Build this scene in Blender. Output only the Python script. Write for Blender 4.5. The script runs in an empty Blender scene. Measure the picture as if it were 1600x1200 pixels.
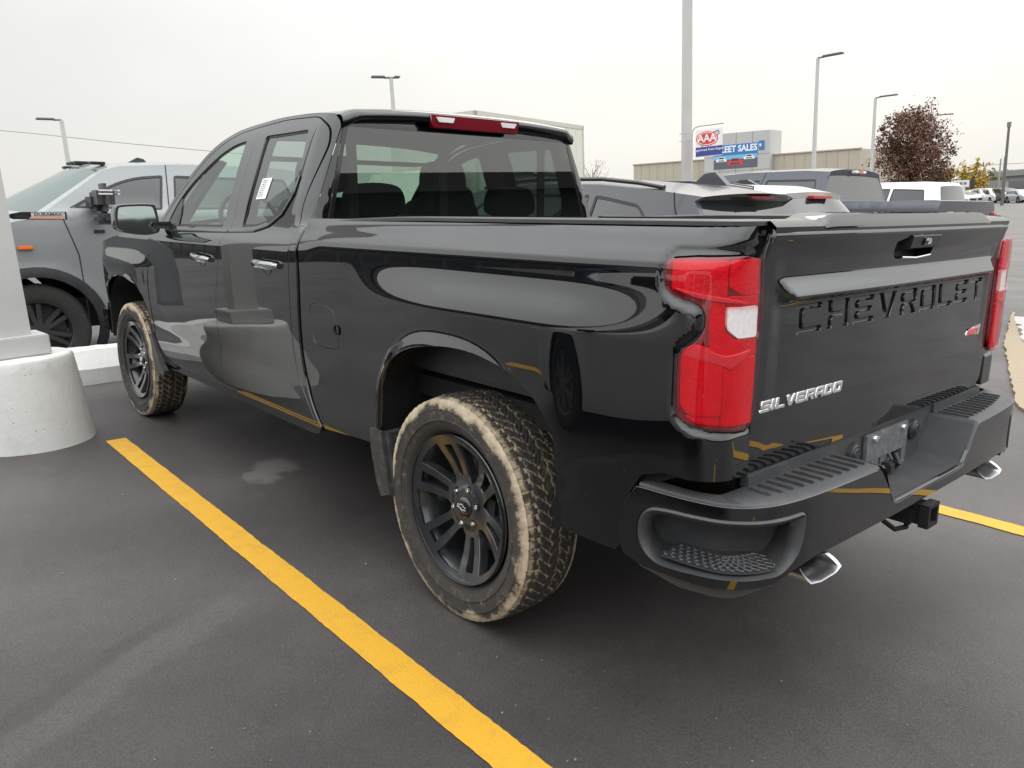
import bpy, bmesh, math, random
from mathutils import Vector, Matrix, noise
from mathutils.geometry import delaunay_2d_cdt
random.seed(7)
R = math.radians
scene = bpy.context.scene
COL = scene.collection

# ------------------------------------------------------------------ camera
# truck frame: x forward, y to its left, z up from the lot, origin under the rear axle.
# The lot slopes by about 2.5 degrees, so the truck frame is tipped against the vertical.
NUP = Vector((.02668, .03417, .99906)).normalized()          # the true vertical seen from the truck frame
RM = NUP.rotation_difference(Vector((0, 0, 1))).to_matrix()
RM4 = RM.to_4x4()
yaw, pitch, roll = -.712894, .219752, -.001028
cy_, sy_, cp_, sp_ = math.cos(yaw), math.sin(yaw), math.cos(pitch), math.sin(pitch)
FW = Vector((cy_*cp_, sy_*cp_, -sp_)); RT = Vector((sy_, -cy_, 0)); UP = RT.cross(FW)
c_, s_ = math.cos(roll), math.sin(roll)
RT, UP = c_*RT + s_*UP, -s_*RT + c_*UP
cam = bpy.data.cameras.new("camera"); cam_o = bpy.data.objects.new("camera", cam); COL.objects.link(cam_o)
M = Matrix((RT, UP, -FW)).transposed()
cam_o.matrix_world = Matrix.Translation(RM @ Vector((-2.08289, 2.50171, 1.43117))) @ (RM @ M).to_4x4()
cam.sensor_width = 36; cam.lens = 1218.73/1600*36; cam.clip_start = .05; cam.clip_end = 3000
scene.camera = cam_o

# ------------------------------------------------------------------ sky, sun, exposure
world = bpy.data.worlds.new("World"); scene.world = world; world.use_nodes = True
wn, wl = world.node_tree.nodes, world.node_tree.links
wn.clear()
SUN_EL, SUN_AZ = 38, -62
out = wn.new('ShaderNodeOutputWorld'); bg = wn.new('ShaderNodeBackground'); wl.new(bg.outputs[0], out.inputs[0])
sky = wn.new('ShaderNodeTexSky'); sky.sky_type = 'NISHITA'; sky.sun_disc = False
sky.sun_elevation = R(SUN_EL); sky.sun_rotation = R(90-SUN_AZ); sky.air_density = 1.5; sky.dust_density = 5
tc = wn.new('ShaderNodeTexCoord'); sep = wn.new('ShaderNodeSeparateXYZ'); wl.new(tc.outputs['Generated'], sep.inputs[0])
# cloud deck: brighter overhead, brighter and warmer towards the thin side of the cloud
zr = wn.new('ShaderNodeValToRGB'); wl.new(sep.outputs['Z'], zr.inputs[0])
cr = zr.color_ramp; cr.elements[0].position = 0; cr.elements[0].color = (.93, .922, .878, 1)
cr.elements[1].position = 1; cr.elements[1].color = (2.0, 2.01, 2.04, 1)
e = cr.elements.new(.12); e.color = (.93, .931, .912, 1); e = cr.elements.new(.30); e.color = (1.05, 1.06, 1.05, 1); e = cr.elements.new(.52); e.color = (1.6, 1.61, 1.62, 1)
dt = wn.new('ShaderNodeVectorMath'); dt.operation = 'DOT_PRODUCT'
wl.new(tc.outputs['Generated'], dt.inputs[0]); sa = R(-66); dt.inputs[1].default_value = (math.cos(sa), math.sin(sa), .0)
dr = wn.new('ShaderNodeMapRange'); wl.new(dt.outputs['Value'], dr.inputs[0])
dr.inputs[1].default_value = -.2; dr.inputs[2].default_value = 1.0; dr.inputs[3].default_value = .80; dr.inputs[4].default_value = 1.12
# sky boost outside the camera's view, added to brighten the reflections in the paint
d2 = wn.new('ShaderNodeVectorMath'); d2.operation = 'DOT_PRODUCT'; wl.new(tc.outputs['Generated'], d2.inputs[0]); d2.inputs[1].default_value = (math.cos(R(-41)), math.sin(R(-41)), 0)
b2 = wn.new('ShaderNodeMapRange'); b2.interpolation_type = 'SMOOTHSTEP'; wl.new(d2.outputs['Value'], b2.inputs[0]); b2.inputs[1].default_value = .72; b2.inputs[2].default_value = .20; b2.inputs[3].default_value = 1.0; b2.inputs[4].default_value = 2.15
nz = wn.new('ShaderNodeTexNoise'); nz.inputs['Scale'].default_value = 2.2; nz.inputs['Detail'].default_value = 5
mp = wn.new('ShaderNodeMapping'); mp.inputs['Scale'].default_value = (1, 1, 3.0)
wl.new(tc.outputs['Generated'], mp.inputs[0]); wl.new(mp.outputs[0], nz.inputs['Vector'])
nr = wn.new('ShaderNodeMapRange'); wl.new(nz.outputs['Fac'], nr.inputs[0])
nr.inputs[1].default_value = .3; nr.inputs[2].default_value = .7; nr.inputs[3].default_value = .93; nr.inputs[4].default_value = 1.05
m1 = wn.new('ShaderNodeMath'); m1.operation = 'MULTIPLY'; wl.new(dr.outputs[0], m1.inputs[0]); wl.new(nr.outputs[0], m1.inputs[1])
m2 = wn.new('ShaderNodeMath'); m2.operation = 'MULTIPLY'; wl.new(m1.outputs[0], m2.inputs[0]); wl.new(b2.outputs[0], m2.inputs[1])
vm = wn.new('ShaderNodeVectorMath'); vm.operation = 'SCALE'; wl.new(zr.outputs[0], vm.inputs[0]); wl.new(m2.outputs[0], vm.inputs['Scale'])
sk = wn.new('ShaderNodeVectorMath'); sk.operation = 'SCALE'; wl.new(sky.outputs[0], sk.inputs[0]); sk.inputs['Scale'].default_value = .012
ad = wn.new('ShaderNodeVectorMath'); ad.operation = 'ADD'; wl.new(vm.outputs[0], ad.inputs[0]); wl.new(sk.outputs[0], ad.inputs[1])
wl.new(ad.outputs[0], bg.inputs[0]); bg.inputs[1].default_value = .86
sun = bpy.data.lights.new("sun", 'SUN'); sun.energy = .5; sun.angle = R(25); sun.color = (1, .96, .88)
sun_o = bpy.data.objects.new("sun", sun); COL.objects.link(sun_o)
sd = Vector((math.cos(R(SUN_EL))*math.cos(R(SUN_AZ)), math.cos(R(SUN_EL))*math.sin(R(SUN_AZ)), math.sin(R(SUN_EL))))
sun_o.rotation_euler = sd.to_track_quat('Z', 'Y').to_euler()
scene.view_settings.view_transform = 'Standard'; scene.view_settings.look = 'None'
scene.view_settings.exposure = 0.0; scene.view_settings.gamma = 1.0
scene.render.engine = 'CYCLES'; scene.cycles.max_bounces = 8; scene.cycles.transparent_max_bounces = 12

# ------------------------------------------------------------------ materials
def nmat(name):
    m = bpy.data.materials.new(name); m.use_nodes = True
    return m, m.node_tree.nodes, m.node_tree.links, m.node_tree.nodes['Principled BSDF']
def mat(name, col, rough=.5, metal=0, coat=0, spec=.5, var=0, vscale=8, bump=0, bscale=60, coat_rough=.03, dirt=None, rvar=0, emit=None):
    m, n, l, b = nmat(name)
    b.inputs['Base Color'].default_value = (*col, 1); b.inputs['Roughness'].default_value = rough
    b.inputs['Metallic'].default_value = metal; b.inputs['Coat Weight'].default_value = coat
    b.inputs['Coat Roughness'].default_value = coat_rough; b.inputs['Specular IOR Level'].default_value = spec
    if emit: b.inputs['Emission Color'].default_value = (*emit[0], 1); b.inputs['Emission Strength'].default_value = emit[1]
    if var or bump or dirt or rvar:
        t = n.new('ShaderNodeTexCoord')
    if var or dirt or rvar:
        z = n.new('ShaderNodeTexNoise'); z.inputs['Scale'].default_value = vscale; z.inputs['Detail'].default_value = 6; z.inputs['Roughness'].default_value = .65
        l.new(t.outputs['Object'], z.inputs['Vector'])
        mx = n.new('ShaderNodeValToRGB'); l.new(z.outputs['Fac'], mx.inputs[0])
        mx.color_ramp.elements[0].position = .32; mx.color_ramp.elements[1].position = .68
        d = dirt if dirt else tuple(c*(1+var) for c in col)
        mx.color_ramp.elements[0].color = (*(tuple(c*(1-var) for c in col) if not dirt else col), 1)
        mx.color_ramp.elements[1].color = (*d, 1)
        if dirt: mx.color_ramp.elements[0].position = .5; mx.color_ramp.elements[1].position = .8
        if var or dirt: l.new(mx.outputs[0], b.inputs['Base Color'])
        if rvar:
            mr = n.new('ShaderNodeMapRange'); l.new(z.outputs['Fac'], mr.inputs[0]); mr.inputs[1].default_value = .3; mr.inputs[2].default_value = .7
            mr.inputs[3].default_value = rough-rvar; mr.inputs[4].default_value = rough+rvar; l.new(mr.outputs[0], b.inputs['Roughness'])
    if bump:
        z2 = n.new('ShaderNodeTexNoise'); z2.inputs['Scale'].default_value = bscale; z2.inputs['Detail'].default_value = 4
        l.new(t.outputs['Object'], z2.inputs['Vector'])
        bp = n.new('ShaderNodeBump'); bp.inputs['Strength'].default_value = bump; bp.inputs['Distance'].default_value = .004
        l.new(z2.outputs['Fac'], bp.inputs['Height']); l.new(bp.outputs[0], b.inputs['Normal'])
    return m
def glass(name, tint, refl=1.0, rough=0.0, ior=1.5):
    m, n, l, b = nmat(name); n.remove(b)
    o = [x for x in n if x.type == 'OUTPUT_MATERIAL'][0]
    tr = n.new('ShaderNodeBsdfTransparent'); tr.inputs[0].default_value = (*tint, 1)
    gl = n.new('ShaderNodeBsdfGlossy'); gl.inputs['Color'].default_value = (refl, refl, refl, 1); gl.inputs['Roughness'].default_value = rough
    # reflectance of a thin pane, the same from either side
    ge = n.new('ShaderNodeNewGeometry'); dp = n.new('ShaderNodeVectorMath'); dp.operation = 'DOT_PRODUCT'; l.new(ge.outputs['Normal'], dp.inputs[0]); l.new(ge.outputs['Incoming'], dp.inputs[1])
    def mth(op, a_, b_):
        k = n.new('ShaderNodeMath'); k.operation = op
        for i, q in enumerate((a_, b_)):
            if q is None: continue
            if isinstance(q, (int, float)): k.inputs[i].default_value = q
            else: l.new(q, k.inputs[i])
        return k.outputs[0]
    f0 = ((ior-1)/(ior+1))**2
    om = mth('SUBTRACT', 1.0, mth('ABSOLUTE', dp.outputs['Value'], None)); fr = mth('ADD', mth('MULTIPLY', mth('POWER', om, 5.0), 1-f0), f0)
    mx = n.new('ShaderNodeMixShader'); l.new(fr, mx.inputs[0]); l.new(tr.outputs[0], mx.inputs[1]); l.new(gl.outputs[0], mx.inputs[2])
    l.new(mx.outputs[0], o.inputs[0]); return m
def black_paint():
    # clear-coated black paint with a thin uneven film of dust
    m, n, l, b = nmat('black_paint')
    b.inputs['Roughness'].default_value = .25; b.inputs['Coat Weight'].default_value = 1.0; b.inputs['Coat Roughness'].default_value = .02; b.inputs['Coat IOR'].default_value = 1.78
    b.inputs['Specular IOR Level'].default_value = .0
    t = n.new('ShaderNodeTexCoord'); z = n.new('ShaderNodeTexNoise'); z.inputs['Scale'].default_value = 2.4; z.inputs['Detail'].default_value = 9; z.inputs['Roughness'].default_value = .7
    l.new(t.outputs['Object'], z.inputs['Vector'])
    sx = n.new('ShaderNodeSeparateXYZ'); l.new(t.outputs['Object'], sx.inputs[0])
    h = n.new('ShaderNodeMapRange'); l.new(sx.outputs['Z'], h.inputs[0]); h.inputs[1].default_value = .45; h.inputs[2].default_value = 1.0; h.inputs[3].default_value = 1.0; h.inputs[4].default_value = .25
    k = n.new('ShaderNodeMath'); k.operation = 'MULTIPLY'; l.new(z.outputs['Fac'], k.inputs[0]); l.new(h.outputs[0], k.inputs[1])
    r = n.new('ShaderNodeValToRGB'); l.new(k.outputs[0], r.inputs[0])
    r.color_ramp.elements[0].position = .12; r.color_ramp.elements[0].color = (.0025, .003, .004, 1)
    r.color_ramp.elements[1].position = .75; r.color_ramp.elements[1].color = (.010, .0095, .009, 1)
    # dried dirt specks, denser low down
    v = n.new('ShaderNodeTexVoronoi'); v.inputs['Scale'].default_value = 38; l.new(t.outputs['Object'], v.inputs['Vector'])
    lt = n.new('ShaderNodeMath'); lt.operation = 'LESS_THAN'; l.new(v.outputs['Distance'], lt.inputs[0]); lt.inputs[1].default_value = .055
    cs = n.new('ShaderNodeSeparateXYZ'); l.new(v.outputs['Color'], cs.inputs[0])
    g2 = n.new('ShaderNodeMath'); g2.operation = 'LESS_THAN'; l.new(cs.outputs['X'], g2.inputs[0])
    h2 = n.new('ShaderNodeMapRange'); l.new(sx.outputs['Z'], h2.inputs[0]); h2.inputs[1].default_value = .45; h2.inputs[2].default_value = 1.2; h2.inputs[3].default_value = .55; h2.inputs[4].default_value = .03; l.new(h2.outputs[0], g2.inputs[1])
    mk = n.new('ShaderNodeMath'); mk.operation = 'MULTIPLY'; l.new(lt.outputs[0], mk.inputs[0]); l.new(g2.outputs[0], mk.inputs[1])
    mx = n.new('ShaderNodeMix'); mx.data_type = 'RGBA'; l.new(mk.outputs[0], mx.inputs[0]); l.new(r.outputs[0], mx.inputs[6]); mx.inputs[7].default_value = (.10, .09, .075, 1)
    l.new(mx.outputs[2], b.inputs['Base Color']); return m
PAINT = black_paint()
PLAST = mat('black_plastic', (.022, .023, .025), .42, spec=.5, var=.25, vscale=12, bump=.15, bscale=400)
PLASTG = mat('grey_plastic', (.045, .047, .05), .45, spec=.5, var=.3, vscale=10, bump=.25, bscale=300, dirt=(.085, .08, .075))
GLOSSB = mat('gloss_black_trim', (.01, .01, .011), .08, spec=.5, coat=.5)
DARK = mat('underbody_black', (.006, .006, .007), .8)
LINER = mat('wheel_liner', (.008, .008, .009), .75, var=.3, vscale=14, dirt=(.04, .035, .03))
CHROME = mat('chrome', (.75, .75, .76), .12, metal=1)
ALU = mat('brushed_metal', (.55, .55, .56), .3, metal=1)
DCHROME = mat('dark_chrome', (.16, .165, .17), .2, metal=1)
WHEELM = mat('wheel_black', (.018, .020, .022), .28, spec=.6, coat=.6, coat_rough=.15, var=.4, vscale=9, dirt=(.055, .057, .058))
RUBBER = mat('rubber', (.022, .021, .020), .7, var=.3, vscale=20)
SEALM = mat('window_rubber', (.008, .008, .009), .5)
G_REAR = glass('rear_privacy_glass', (.25, .315, .28), 1.0, ior=1.9)
G_SIDE = glass('door_glass', (.56, .68, .62), 1.0, ior=1.5)
G_SIDE2 = glass('tinted_door_glass', (.36, .40, .385), 1.0, ior=1.85)
G_CLEAR = glass('clear_lens', (.9, .9, .9), 1.0)
G_WIND = glass('windshield_glass', (.82, .98, .88), 1.0, ior=1.4)
INTER = mat('interior_cloth', (.035, .035, .037), .85, var=.2, vscale=30)
INTERL = mat('interior_light', (.20, .20, .19), .8)

# ------------------------------------------------------------------ object helpers
def link(o, parent=None):
    COL.objects.link(o)
    if parent: o.parent = parent
    return o
def thing(name, label, cat, loc=(0, 0, 0), group=None, mw=None):
    o = bpy.data.objects.new(name, None); COL.objects.link(o); o.empty_display_size = .2
    if mw is not None: o.matrix_world = mw
    else: o.location = loc
    o['label'] = label; o['category'] = cat
    if group: o['group'] = group
    return o
def tag(o, label, cat, group=None):
    o['label'] = label; o['category'] = cat
    if group: o['group'] = group
    return o
def mesh_obj(name, verts, faces, m, parent=None, smooth=None, mi=None):
    me = bpy.data.meshes.new(name); me.from_pydata([tuple(v) for v in verts], [], faces)
    ms = m if isinstance(m, (list, tuple)) else [m]
    for x in ms: me.materials.append(x)
    if mi: me.polygons.foreach_set('material_index', mi)
    o = bpy.data.objects.new(name, me); link(o, parent)
    if smooth is not None:
        me.polygons.foreach_set('use_smooth', [True]*len(me.polygons))
        if smooth < 180: me.set_sharp_from_angle(angle=R(smooth))
    me.update(); return o
class MB:
    """collects shapes into one mesh"""
    def __init__(s): s.v = []; s.f = []; s.mi = []
    def add(s, v, f, k=0):
        o = len(s.v); s.v += [tuple(a) for a in v]; s.f += [tuple(i+o for i in q) for q in f]; s.mi += [k]*len(f)
    def box(s, a, b, k=0, mw=None, bev=0):
        (x0, y0, z0), (x1, y1, z1) = a, b
        if bev:
            bm = bmesh.new(); bmesh.ops.create_cube(bm, size=1)
            for v in bm.verts: v.co = Vector(((x0+x1)/2+v.co.x*(x1-x0), (y0+y1)/2+v.co.y*(y1-y0), (z0+z1)/2+v.co.z*(z1-z0)))
            bmesh.ops.bevel(bm, geom=list(bm.edges), offset=bev, segments=2, affect='EDGES')
            bm.verts.ensure_lookup_table()
            V = [v.co.copy() for v in bm.verts]; F = [[v.index for v in f.verts] for f in bm.faces]; bm.free()
        else:
            V = [Vector(p) for p in ((x0,y0,z0),(x1,y0,z0),(x1,y1,z0),(x0,y1,z0),(x0,y0,z1),(x1,y0,z1),(x1,y1,z1),(x0,y1,z1))]
            F = [(3,2,1,0),(4,5,6,7),(0,1,5,4),(1,2,6,5),(2,3,7,6),(3,0,4,7)]
        if mw is not None: V = [mw @ p for p in V]
        s.add(V, F, k)
    def tube(s, pts, r, n=10, k=0, cap=True):
        pts = [Vector(p) for p in pts]; rs = r if isinstance(r, (list, tuple)) else [r]*len(pts)
        V = []; F = []; up = Vector((0, 0, 1)); prev = None
        for i, p in enumerate(pts):
            d = (pts[min(i+1, len(pts)-1)]-pts[max(i-1, 0)]).normalized()
            if prev is None: a = d.cross(up if abs(d.z) < .9 else Vector((1, 0, 0))).normalized()
            else: a = (prev - d*prev.dot(d)).normalized()
            prev = a; b = d.cross(a)
            for j in range(n):
                t = 2*math.pi*j/n; V.append(p+(a*math.cos(t)+b*math.sin(t))*rs[i])
        for i in range(len(pts)-1):
            for j in range(n): F.append((i*n+j, i*n+(j+1) % n, (i+1)*n+(j+1) % n, (i+1)*n+j))
        if cap: F.append(tuple(range(n))[::-1]); F.append(tuple(range((len(pts)-1)*n, len(pts)*n)))
        s.add(V, F, k)
    def lathe(s, prof, n=48, axis='y', k=0, c=(0, 0, 0)):
        V = []; F = []; c = Vector(c)
        for r, h in prof:
            for j in range(n):
                t = 2*math.pi*j/n; a, b = r*math.cos(t), r*math.sin(t)
                V.append(c+Vector({'y': (a, h, b), 'z': (a, b, h), 'x': (h, a, b)}[axis]))
        for i in range(len(prof)-1):
            for j in range(n): F.append((i*n+j, i*n+(j+1) % n, (i+1)*n+(j+1) % n, (i+1)*n+j))
        s.add(V, F, k)
    def prism(s, poly, a, b, k=0, axis='y'):
        """extrude a 2D polygon; axis y: poly is (x,z)"""
        n = len(poly)
        def P(p, h): return {'y': (p[0], h, p[1]), 'x': (h, p[0], p[1]), 'z': (p[0], p[1], h)}[axis]
        V = [P(p, a) for p in poly]+[P(p, b) for p in poly]
        F = [tuple(range(n)), tuple(range(n, 2*n))[::-1]]+[(i, (i+1) % n, n+(i+1) % n, n+i) for i in range(n)]
        s.add(V, F, k)
    def obj(s, name, m, parent=None, smooth=35):
        me_o = mesh_obj(name, s.v, s.f, m, parent, smooth, s.mi)
        bm = bmesh.new(); bm.from_mesh(me_o.data); bmesh.ops.recalc_face_normals(bm, faces=bm.faces); bm.to_mesh(me_o.data); bm.free()
        if smooth and smooth < 180: me_o.data.set_sharp_from_angle(angle=R(smooth))
        return me_o
def pip(x, y, poly):
    c = False; n = len(poly); j = n-1
    for i in range(n):
        xi, yi = poly[i]; xj, yj = poly[j]
        if (yi > y) != (yj > y) and x < (xj-xi)*(y-yi)/(yj-yi)+xi: c = not c
        j = i
    return c
def dense(poly, step, closed=True):
    o = []; n = len(poly)
    for i in range(n if closed else n-1):
        a, b = poly[i], poly[(i+1) % n]; d = math.dist(a, b); k = max(1, int(d/step+.5))
        for q in range(k): o.append((a[0]+(b[0]-a[0])*q/k, a[1]+(b[1]-a[1])*q/k))
    if not closed: o.append(tuple(poly[-1]))
    return o
def smooth_poly(poly, it=2, keep=()):
    """Chaikin corner cutting, so traced corners read round"""
    for _ in range(it):
        o = []
        n = len(poly)
        for i in range(n):
            a, b = poly[i], poly[(i+1) % n]
            o.append((a[0]*.75+b[0]*.25, a[1]*.75+b[1]*.25)); o.append((a[0]*.25+b[0]*.75, a[1]*.25+b[1]*.75))
        poly = o
    return poly
def soft(poly, dmax=.06, sharp=.012, n=4):
    """round each traced corner: wide arcs at shallow corners, small ones at sharp corners"""
    o = []; N = len(poly)
    for i in range(N):
        a, b, c = Vector(poly[i-1]), Vector(poly[i]), Vector(poly[(i+1) % N])
        u, v = (a-b), (c-b); lu, lv = u.length, v.length
        if lu < 1e-6 or lv < 1e-6: continue
        co_ = u.dot(v)/(lu*lv); d = min(dmax if co_ < -.60 else sharp, .48*lu, .48*lv)
        p, q = b+u/lu*d, b+v/lv*d
        for k in range(n+1):
            t = k/n; r = p*(1-t)**2+b*2*t*(1-t)+q*t*t; o.append((r.x, r.y))
    return o
def seg_d2(px, py, a, b):
    dx, dy = b[0]-a[0], b[1]-a[1]; L = dx*dx+dy*dy
    t = max(0, min(1, ((px-a[0])*dx+(py-a[1])*dy)/L)) if L else 0
    return (px-a[0]-t*dx)**2+(py-a[1]-t*dy)**2
def panel(name, outline, F, m, parent=None, holes=(), step=.03, lip=((.0018, .0016), (.0022, .014)), sgn=None, C=(2.0, 0, .9), edge=None, hole_lip=None, noext=False):
    """a skin over surface F(u,v)->xyz, cut to an outline with holes, with rolled edges folded inwards.
    lip = list of (outward, inward-depth); normals are taken from F so reflections stay smooth"""
    edge = edge or step
    loops = [dense(outline, edge)]+[dense(h, edge) for h in holes]
    pts = []; edges = []; rng = []
    for L in loops:
        s = len(pts); pts += L; edges += [(s+i, s+(i+1) % len(L)) for i in range(len(L))]; rng.append((s, len(L)))
    xs = [p[0] for p in loops[0]]; ys = [p[1] for p in loops[0]]
    # bucket the boundary points for the distance test
    bk = {}; cs = step
    for p in pts: bk.setdefault((int(p[0]//cs), int(p[1]//cs)), []).append(p)
    nx = int((max(xs)-min(xs))/step)+1; ny = int((max(ys)-min(ys))/step)+1
    for i in range(nx+1):
        for j in range(ny+1):
            x = min(xs)+i*step; y = min(ys)+j*step
            if not pip(x, y, loops[0]) or any(pip(x, y, h) for h in loops[1:]): continue
            a, b = int(x//cs), int(y//cs); ok = True
            for da in (-1, 0, 1):
                for db in (-1, 0, 1):
                    for q in bk.get((a+da, b+db), ()):
                        if (q[0]-x)**2+(q[1]-y)**2 < (step*.45)**2: ok = False
            if ok: pts.append((x, y))
    V, E, T, *_ = delaunay_2d_cdt([Vector(p) for p in pts], edges, [], 0, 1e-7)
    T2 = []
    for t in T:
        cx = sum(V[i].x for i in t)/3; cyy = sum(V[i].y for i in t)/3
        if pip(cx, cyy, loops[0]) and not any(pip(cx, cyy, h) for h in loops[1:]): T2.append(tuple(t))
    h = 1e-4
    def nrm(u, v):
        a = Vector(F(u+h, v))-Vector(F(u-h, v)); b = Vector(F(u, v+h))-Vector(F(u, v-h)); c = a.cross(b)
        return (c.normalized()*sgn) if c.length > 0 else Vector((0, 1, 0))
    if sgn is None:
        sgn = 1; cu = sum(p[0] for p in outline)/len(outline); cv = sum(p[1] for p in outline)/len(outline)
        sgn = 1 if nrm(cu, cv).dot(Vector(F(cu, cv))-Vector(C)) > 0 else -1
    P = [Vector(F(v.x, v.y)) for v in V]; N = [nrm(v.x, v.y) for v in V]
    verts = list(P); norms = list(N); faces = []
    for t in T2:
        a, b, c = (P[i] for i in t)
        if (b-a).cross(c-a).dot(N[t[0]]) < 0: t = t[::-1]
        faces.append(t)
    if lip:
        for li, L in enumerate(loops):
            n = len(L); area = sum(L[i][0]*L[(i+1) % n][1]-L[(i+1) % n][0]*L[i][1] for i in range(n))
            o2 = (1 if area > 0 else -1)*(1 if li == 0 else -1)
            prof = lip if (li == 0 or hole_lip is None) else hole_lip
            base = []; outs = []
            for i in range(n):
                u, v = L[i]; a, b = L[i-1], L[(i+1) % n]
                tx, ty = b[0]-a[0], b[1]-a[1]; tl = math.hypot(tx, ty) or 1
                ou, ov = ty/tl*o2, -tx/tl*o2
                p = Vector(F(u, v)); d = Vector(F(u+ou*1e-3, v+ov*1e-3))-p
                nn = nrm(u, v); d = (d-nn*d.dot(nn)); d = d.normalized() if d.length > 1e-9 else Vector()
                base.append((p, nn)); outs.append(d)
            rings = []
            s = len(verts)
            for i in range(n): verts.append(base[i][0]); norms.append(base[i][1])
            rings.append(s); k = len(prof)
            for q, (ow, dp) in enumerate(prof):
                s = len(verts)
                for i in range(n):
                    p, nn = base[i]; verts.append(p+outs[i]*ow-nn*dp)
                    w = (q+1)/k
                    norms.append((nn*(1-w)+outs[i]*(.4+w)).normalized())
                rings.append(s)
            for a, b in zip(rings, rings[1:]):
                for i in range(n):
                    j = (i+1) % n; f = (a+i, a+j, b+j, b+i)
                    fn = (verts[f[1]]-verts[f[0]]).cross(verts[f[2]]-verts[f[0]])
                    if fn.dot(norms[b+i]) < 0: f = f[::-1]
                    faces.append(f)
    me = bpy.data.meshes.new(name); me.from_pydata([tuple(v) for v in verts], [], faces); me.materials.append(m)
    me.polygons.foreach_set('use_smooth', [True]*len(me.polygons))
    me.normals_split_custom_set_from_vertices([tuple(v) for v in norms]); me.update()
    return link(bpy.data.objects.new(name, me), parent)
def mirror_y(o, parent, name=None):
    """the same part on the other side of the vehicle"""
    me = o.data.copy(); n = len(me.vertices); co = [0]*(3*n); me.vertices.foreach_get('co', co)
    nl = len(me.corner_normals); cn = [0]*(3*nl); me.corner_normals.foreach_get('vector', cn)
    for i in range(n): co[3*i+1] *= -1
    bm = bmesh.new(); bm.from_mesh(me)
    for v in bm.verts: v.co.y *= -1
    bmesh.ops.reverse_faces(bm, faces=bm.faces); bm.to_mesh(me); bm.free()
    if True:
        vn = {}
        for li, l in enumerate(o.data.loops): vn.setdefault(l.vertex_index, (cn[3*li], -cn[3*li+1], cn[3*li+2]))
        if o.data.has_custom_normals:
            me.normals_split_custom_set_from_vertices([vn.get(i, (0, -1, 0)) for i in range(n)])
    r = bpy.data.objects.new(name or o.name.split('.')[0], me); link(r, parent); return r
def pchip(xs, ys):
    n=len(xs); h=[xs[i+1]-xs[i] for i in range(n-1)]; d=[(ys[i+1]-ys[i])/h[i] for i in range(n-1)]
    m=[0.0]*n; m[0]=d[0]; m[-1]=d[-1]
    for i in range(1,n-1):
        if d[i-1]*d[i]>0:
            w1=2*h[i]+h[i-1]; w2=h[i]+2*h[i-1]; m[i]=(w1+w2)/(w1/d[i-1]+w2/d[i])
    def f(x):
        if x<=xs[0]: return ys[0]+m[0]*(x-xs[0])
        if x>=xs[-1]: return ys[-1]+m[-1]*(x-xs[-1])
        lo,hi=0,n-1
        while hi-lo>1:
            k=(lo+hi)//2
            if xs[k]<=x: lo=k
            else: hi=k
        t=(x-xs[lo])/h[lo]; t2=t*t; t3=t2*t
        return (2*t3-3*t2+1)*ys[lo]+(t3-2*t2+t)*h[lo]*m[lo]+(-2*t3+3*t2)*ys[lo+1]+(t3-t2)*h[lo]*m[lo+1]
    return f
def sstep(a,b,x):
    t=min(1,max(0,(x-a)/(b-a))); return t*t*(3-2*t)
# block capitals, unit box, t = stroke
def glyph(ch, t=.2, u=.2):
    """outline, holes; t = width of uprights, u = width of bars (as parts of the box)"""
    m = .5
    G = {
     'C': ([(0,0),(1,0),(1,u),(t,u),(t,1-u),(1,1-u),(1,1),(0,1)], []),
     'H': ([(0,0),(t,0),(t,m-u/2),(1-t,m-u/2),(1-t,0),(1,0),(1,1),(1-t,1),(1-t,m+u/2),(t,m+u/2),(t,1),(0,1)], []),
     'E': ([(0,0),(1,0),(1,u),(t,u),(t,m-u/2),(.9,m-u/2),(.9,m+u/2),(t,m+u/2),(t,1-u),(1,1-u),(1,1),(0,1)], []),
     'V': ([(.5-t*.6,0),(.5+t*.6,0),(1,1),(1-t*1.1,1),(.5,u*1.3),(t*1.1,1),(0,1)], []),
     'R': ([(0,0),(t,0),(t,m-u*.6),(.45,m-u*.6),(1-t*1.2,0),(1,0),(.75,m-u*.4),(1,m),(1,1),(0,1)], [[(t,m+u*.25),(1-t,m+u*.25),(1-t,1-u),(t,1-u)]]),
     'O': ([(0,0),(1,0),(1,1),(0,1)], [[(t,u),(1-t,u),(1-t,1-u),(t,1-u)]]),
     'L': ([(0,0),(1,0),(1,u),(t,u),(t,1),(0,1)], []),
     'T': ([(.5-t/2,0),(.5+t/2,0),(.5+t/2,1-u),(1,1-u),(1,1),(0,1),(0,1-u),(.5-t/2,1-u)], []),
     'S': ([(0,0),(1,0),(1,m+u/2),(t,m+u/2),(t,1-u),(1,1-u),(1,1),(0,1),(0,m-u/2),(1-t,m-u/2),(1-t,u),(0,u)], []),
     'I': ([(.5-t/2,0),(.5+t/2,0),(.5+t/2,1),(.5-t/2,1)], []),
     'D': ([(0,0),(.85,0),(1,.18),(1,.82),(.85,1),(0,1)], [[(t,u),(1-t,u),(1-t,1-u),(t,1-u)]]),
     'A': ([(0,0),(t,0),(t,.28),(1-t,.28),(1-t,0),(1,0),(1,1),(.15,1),(0,.85)], [[(t,.28+u),(1-t,.28+u),(1-t,1-u),(t,1-u)]]),
    }
    return G[ch]
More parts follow.
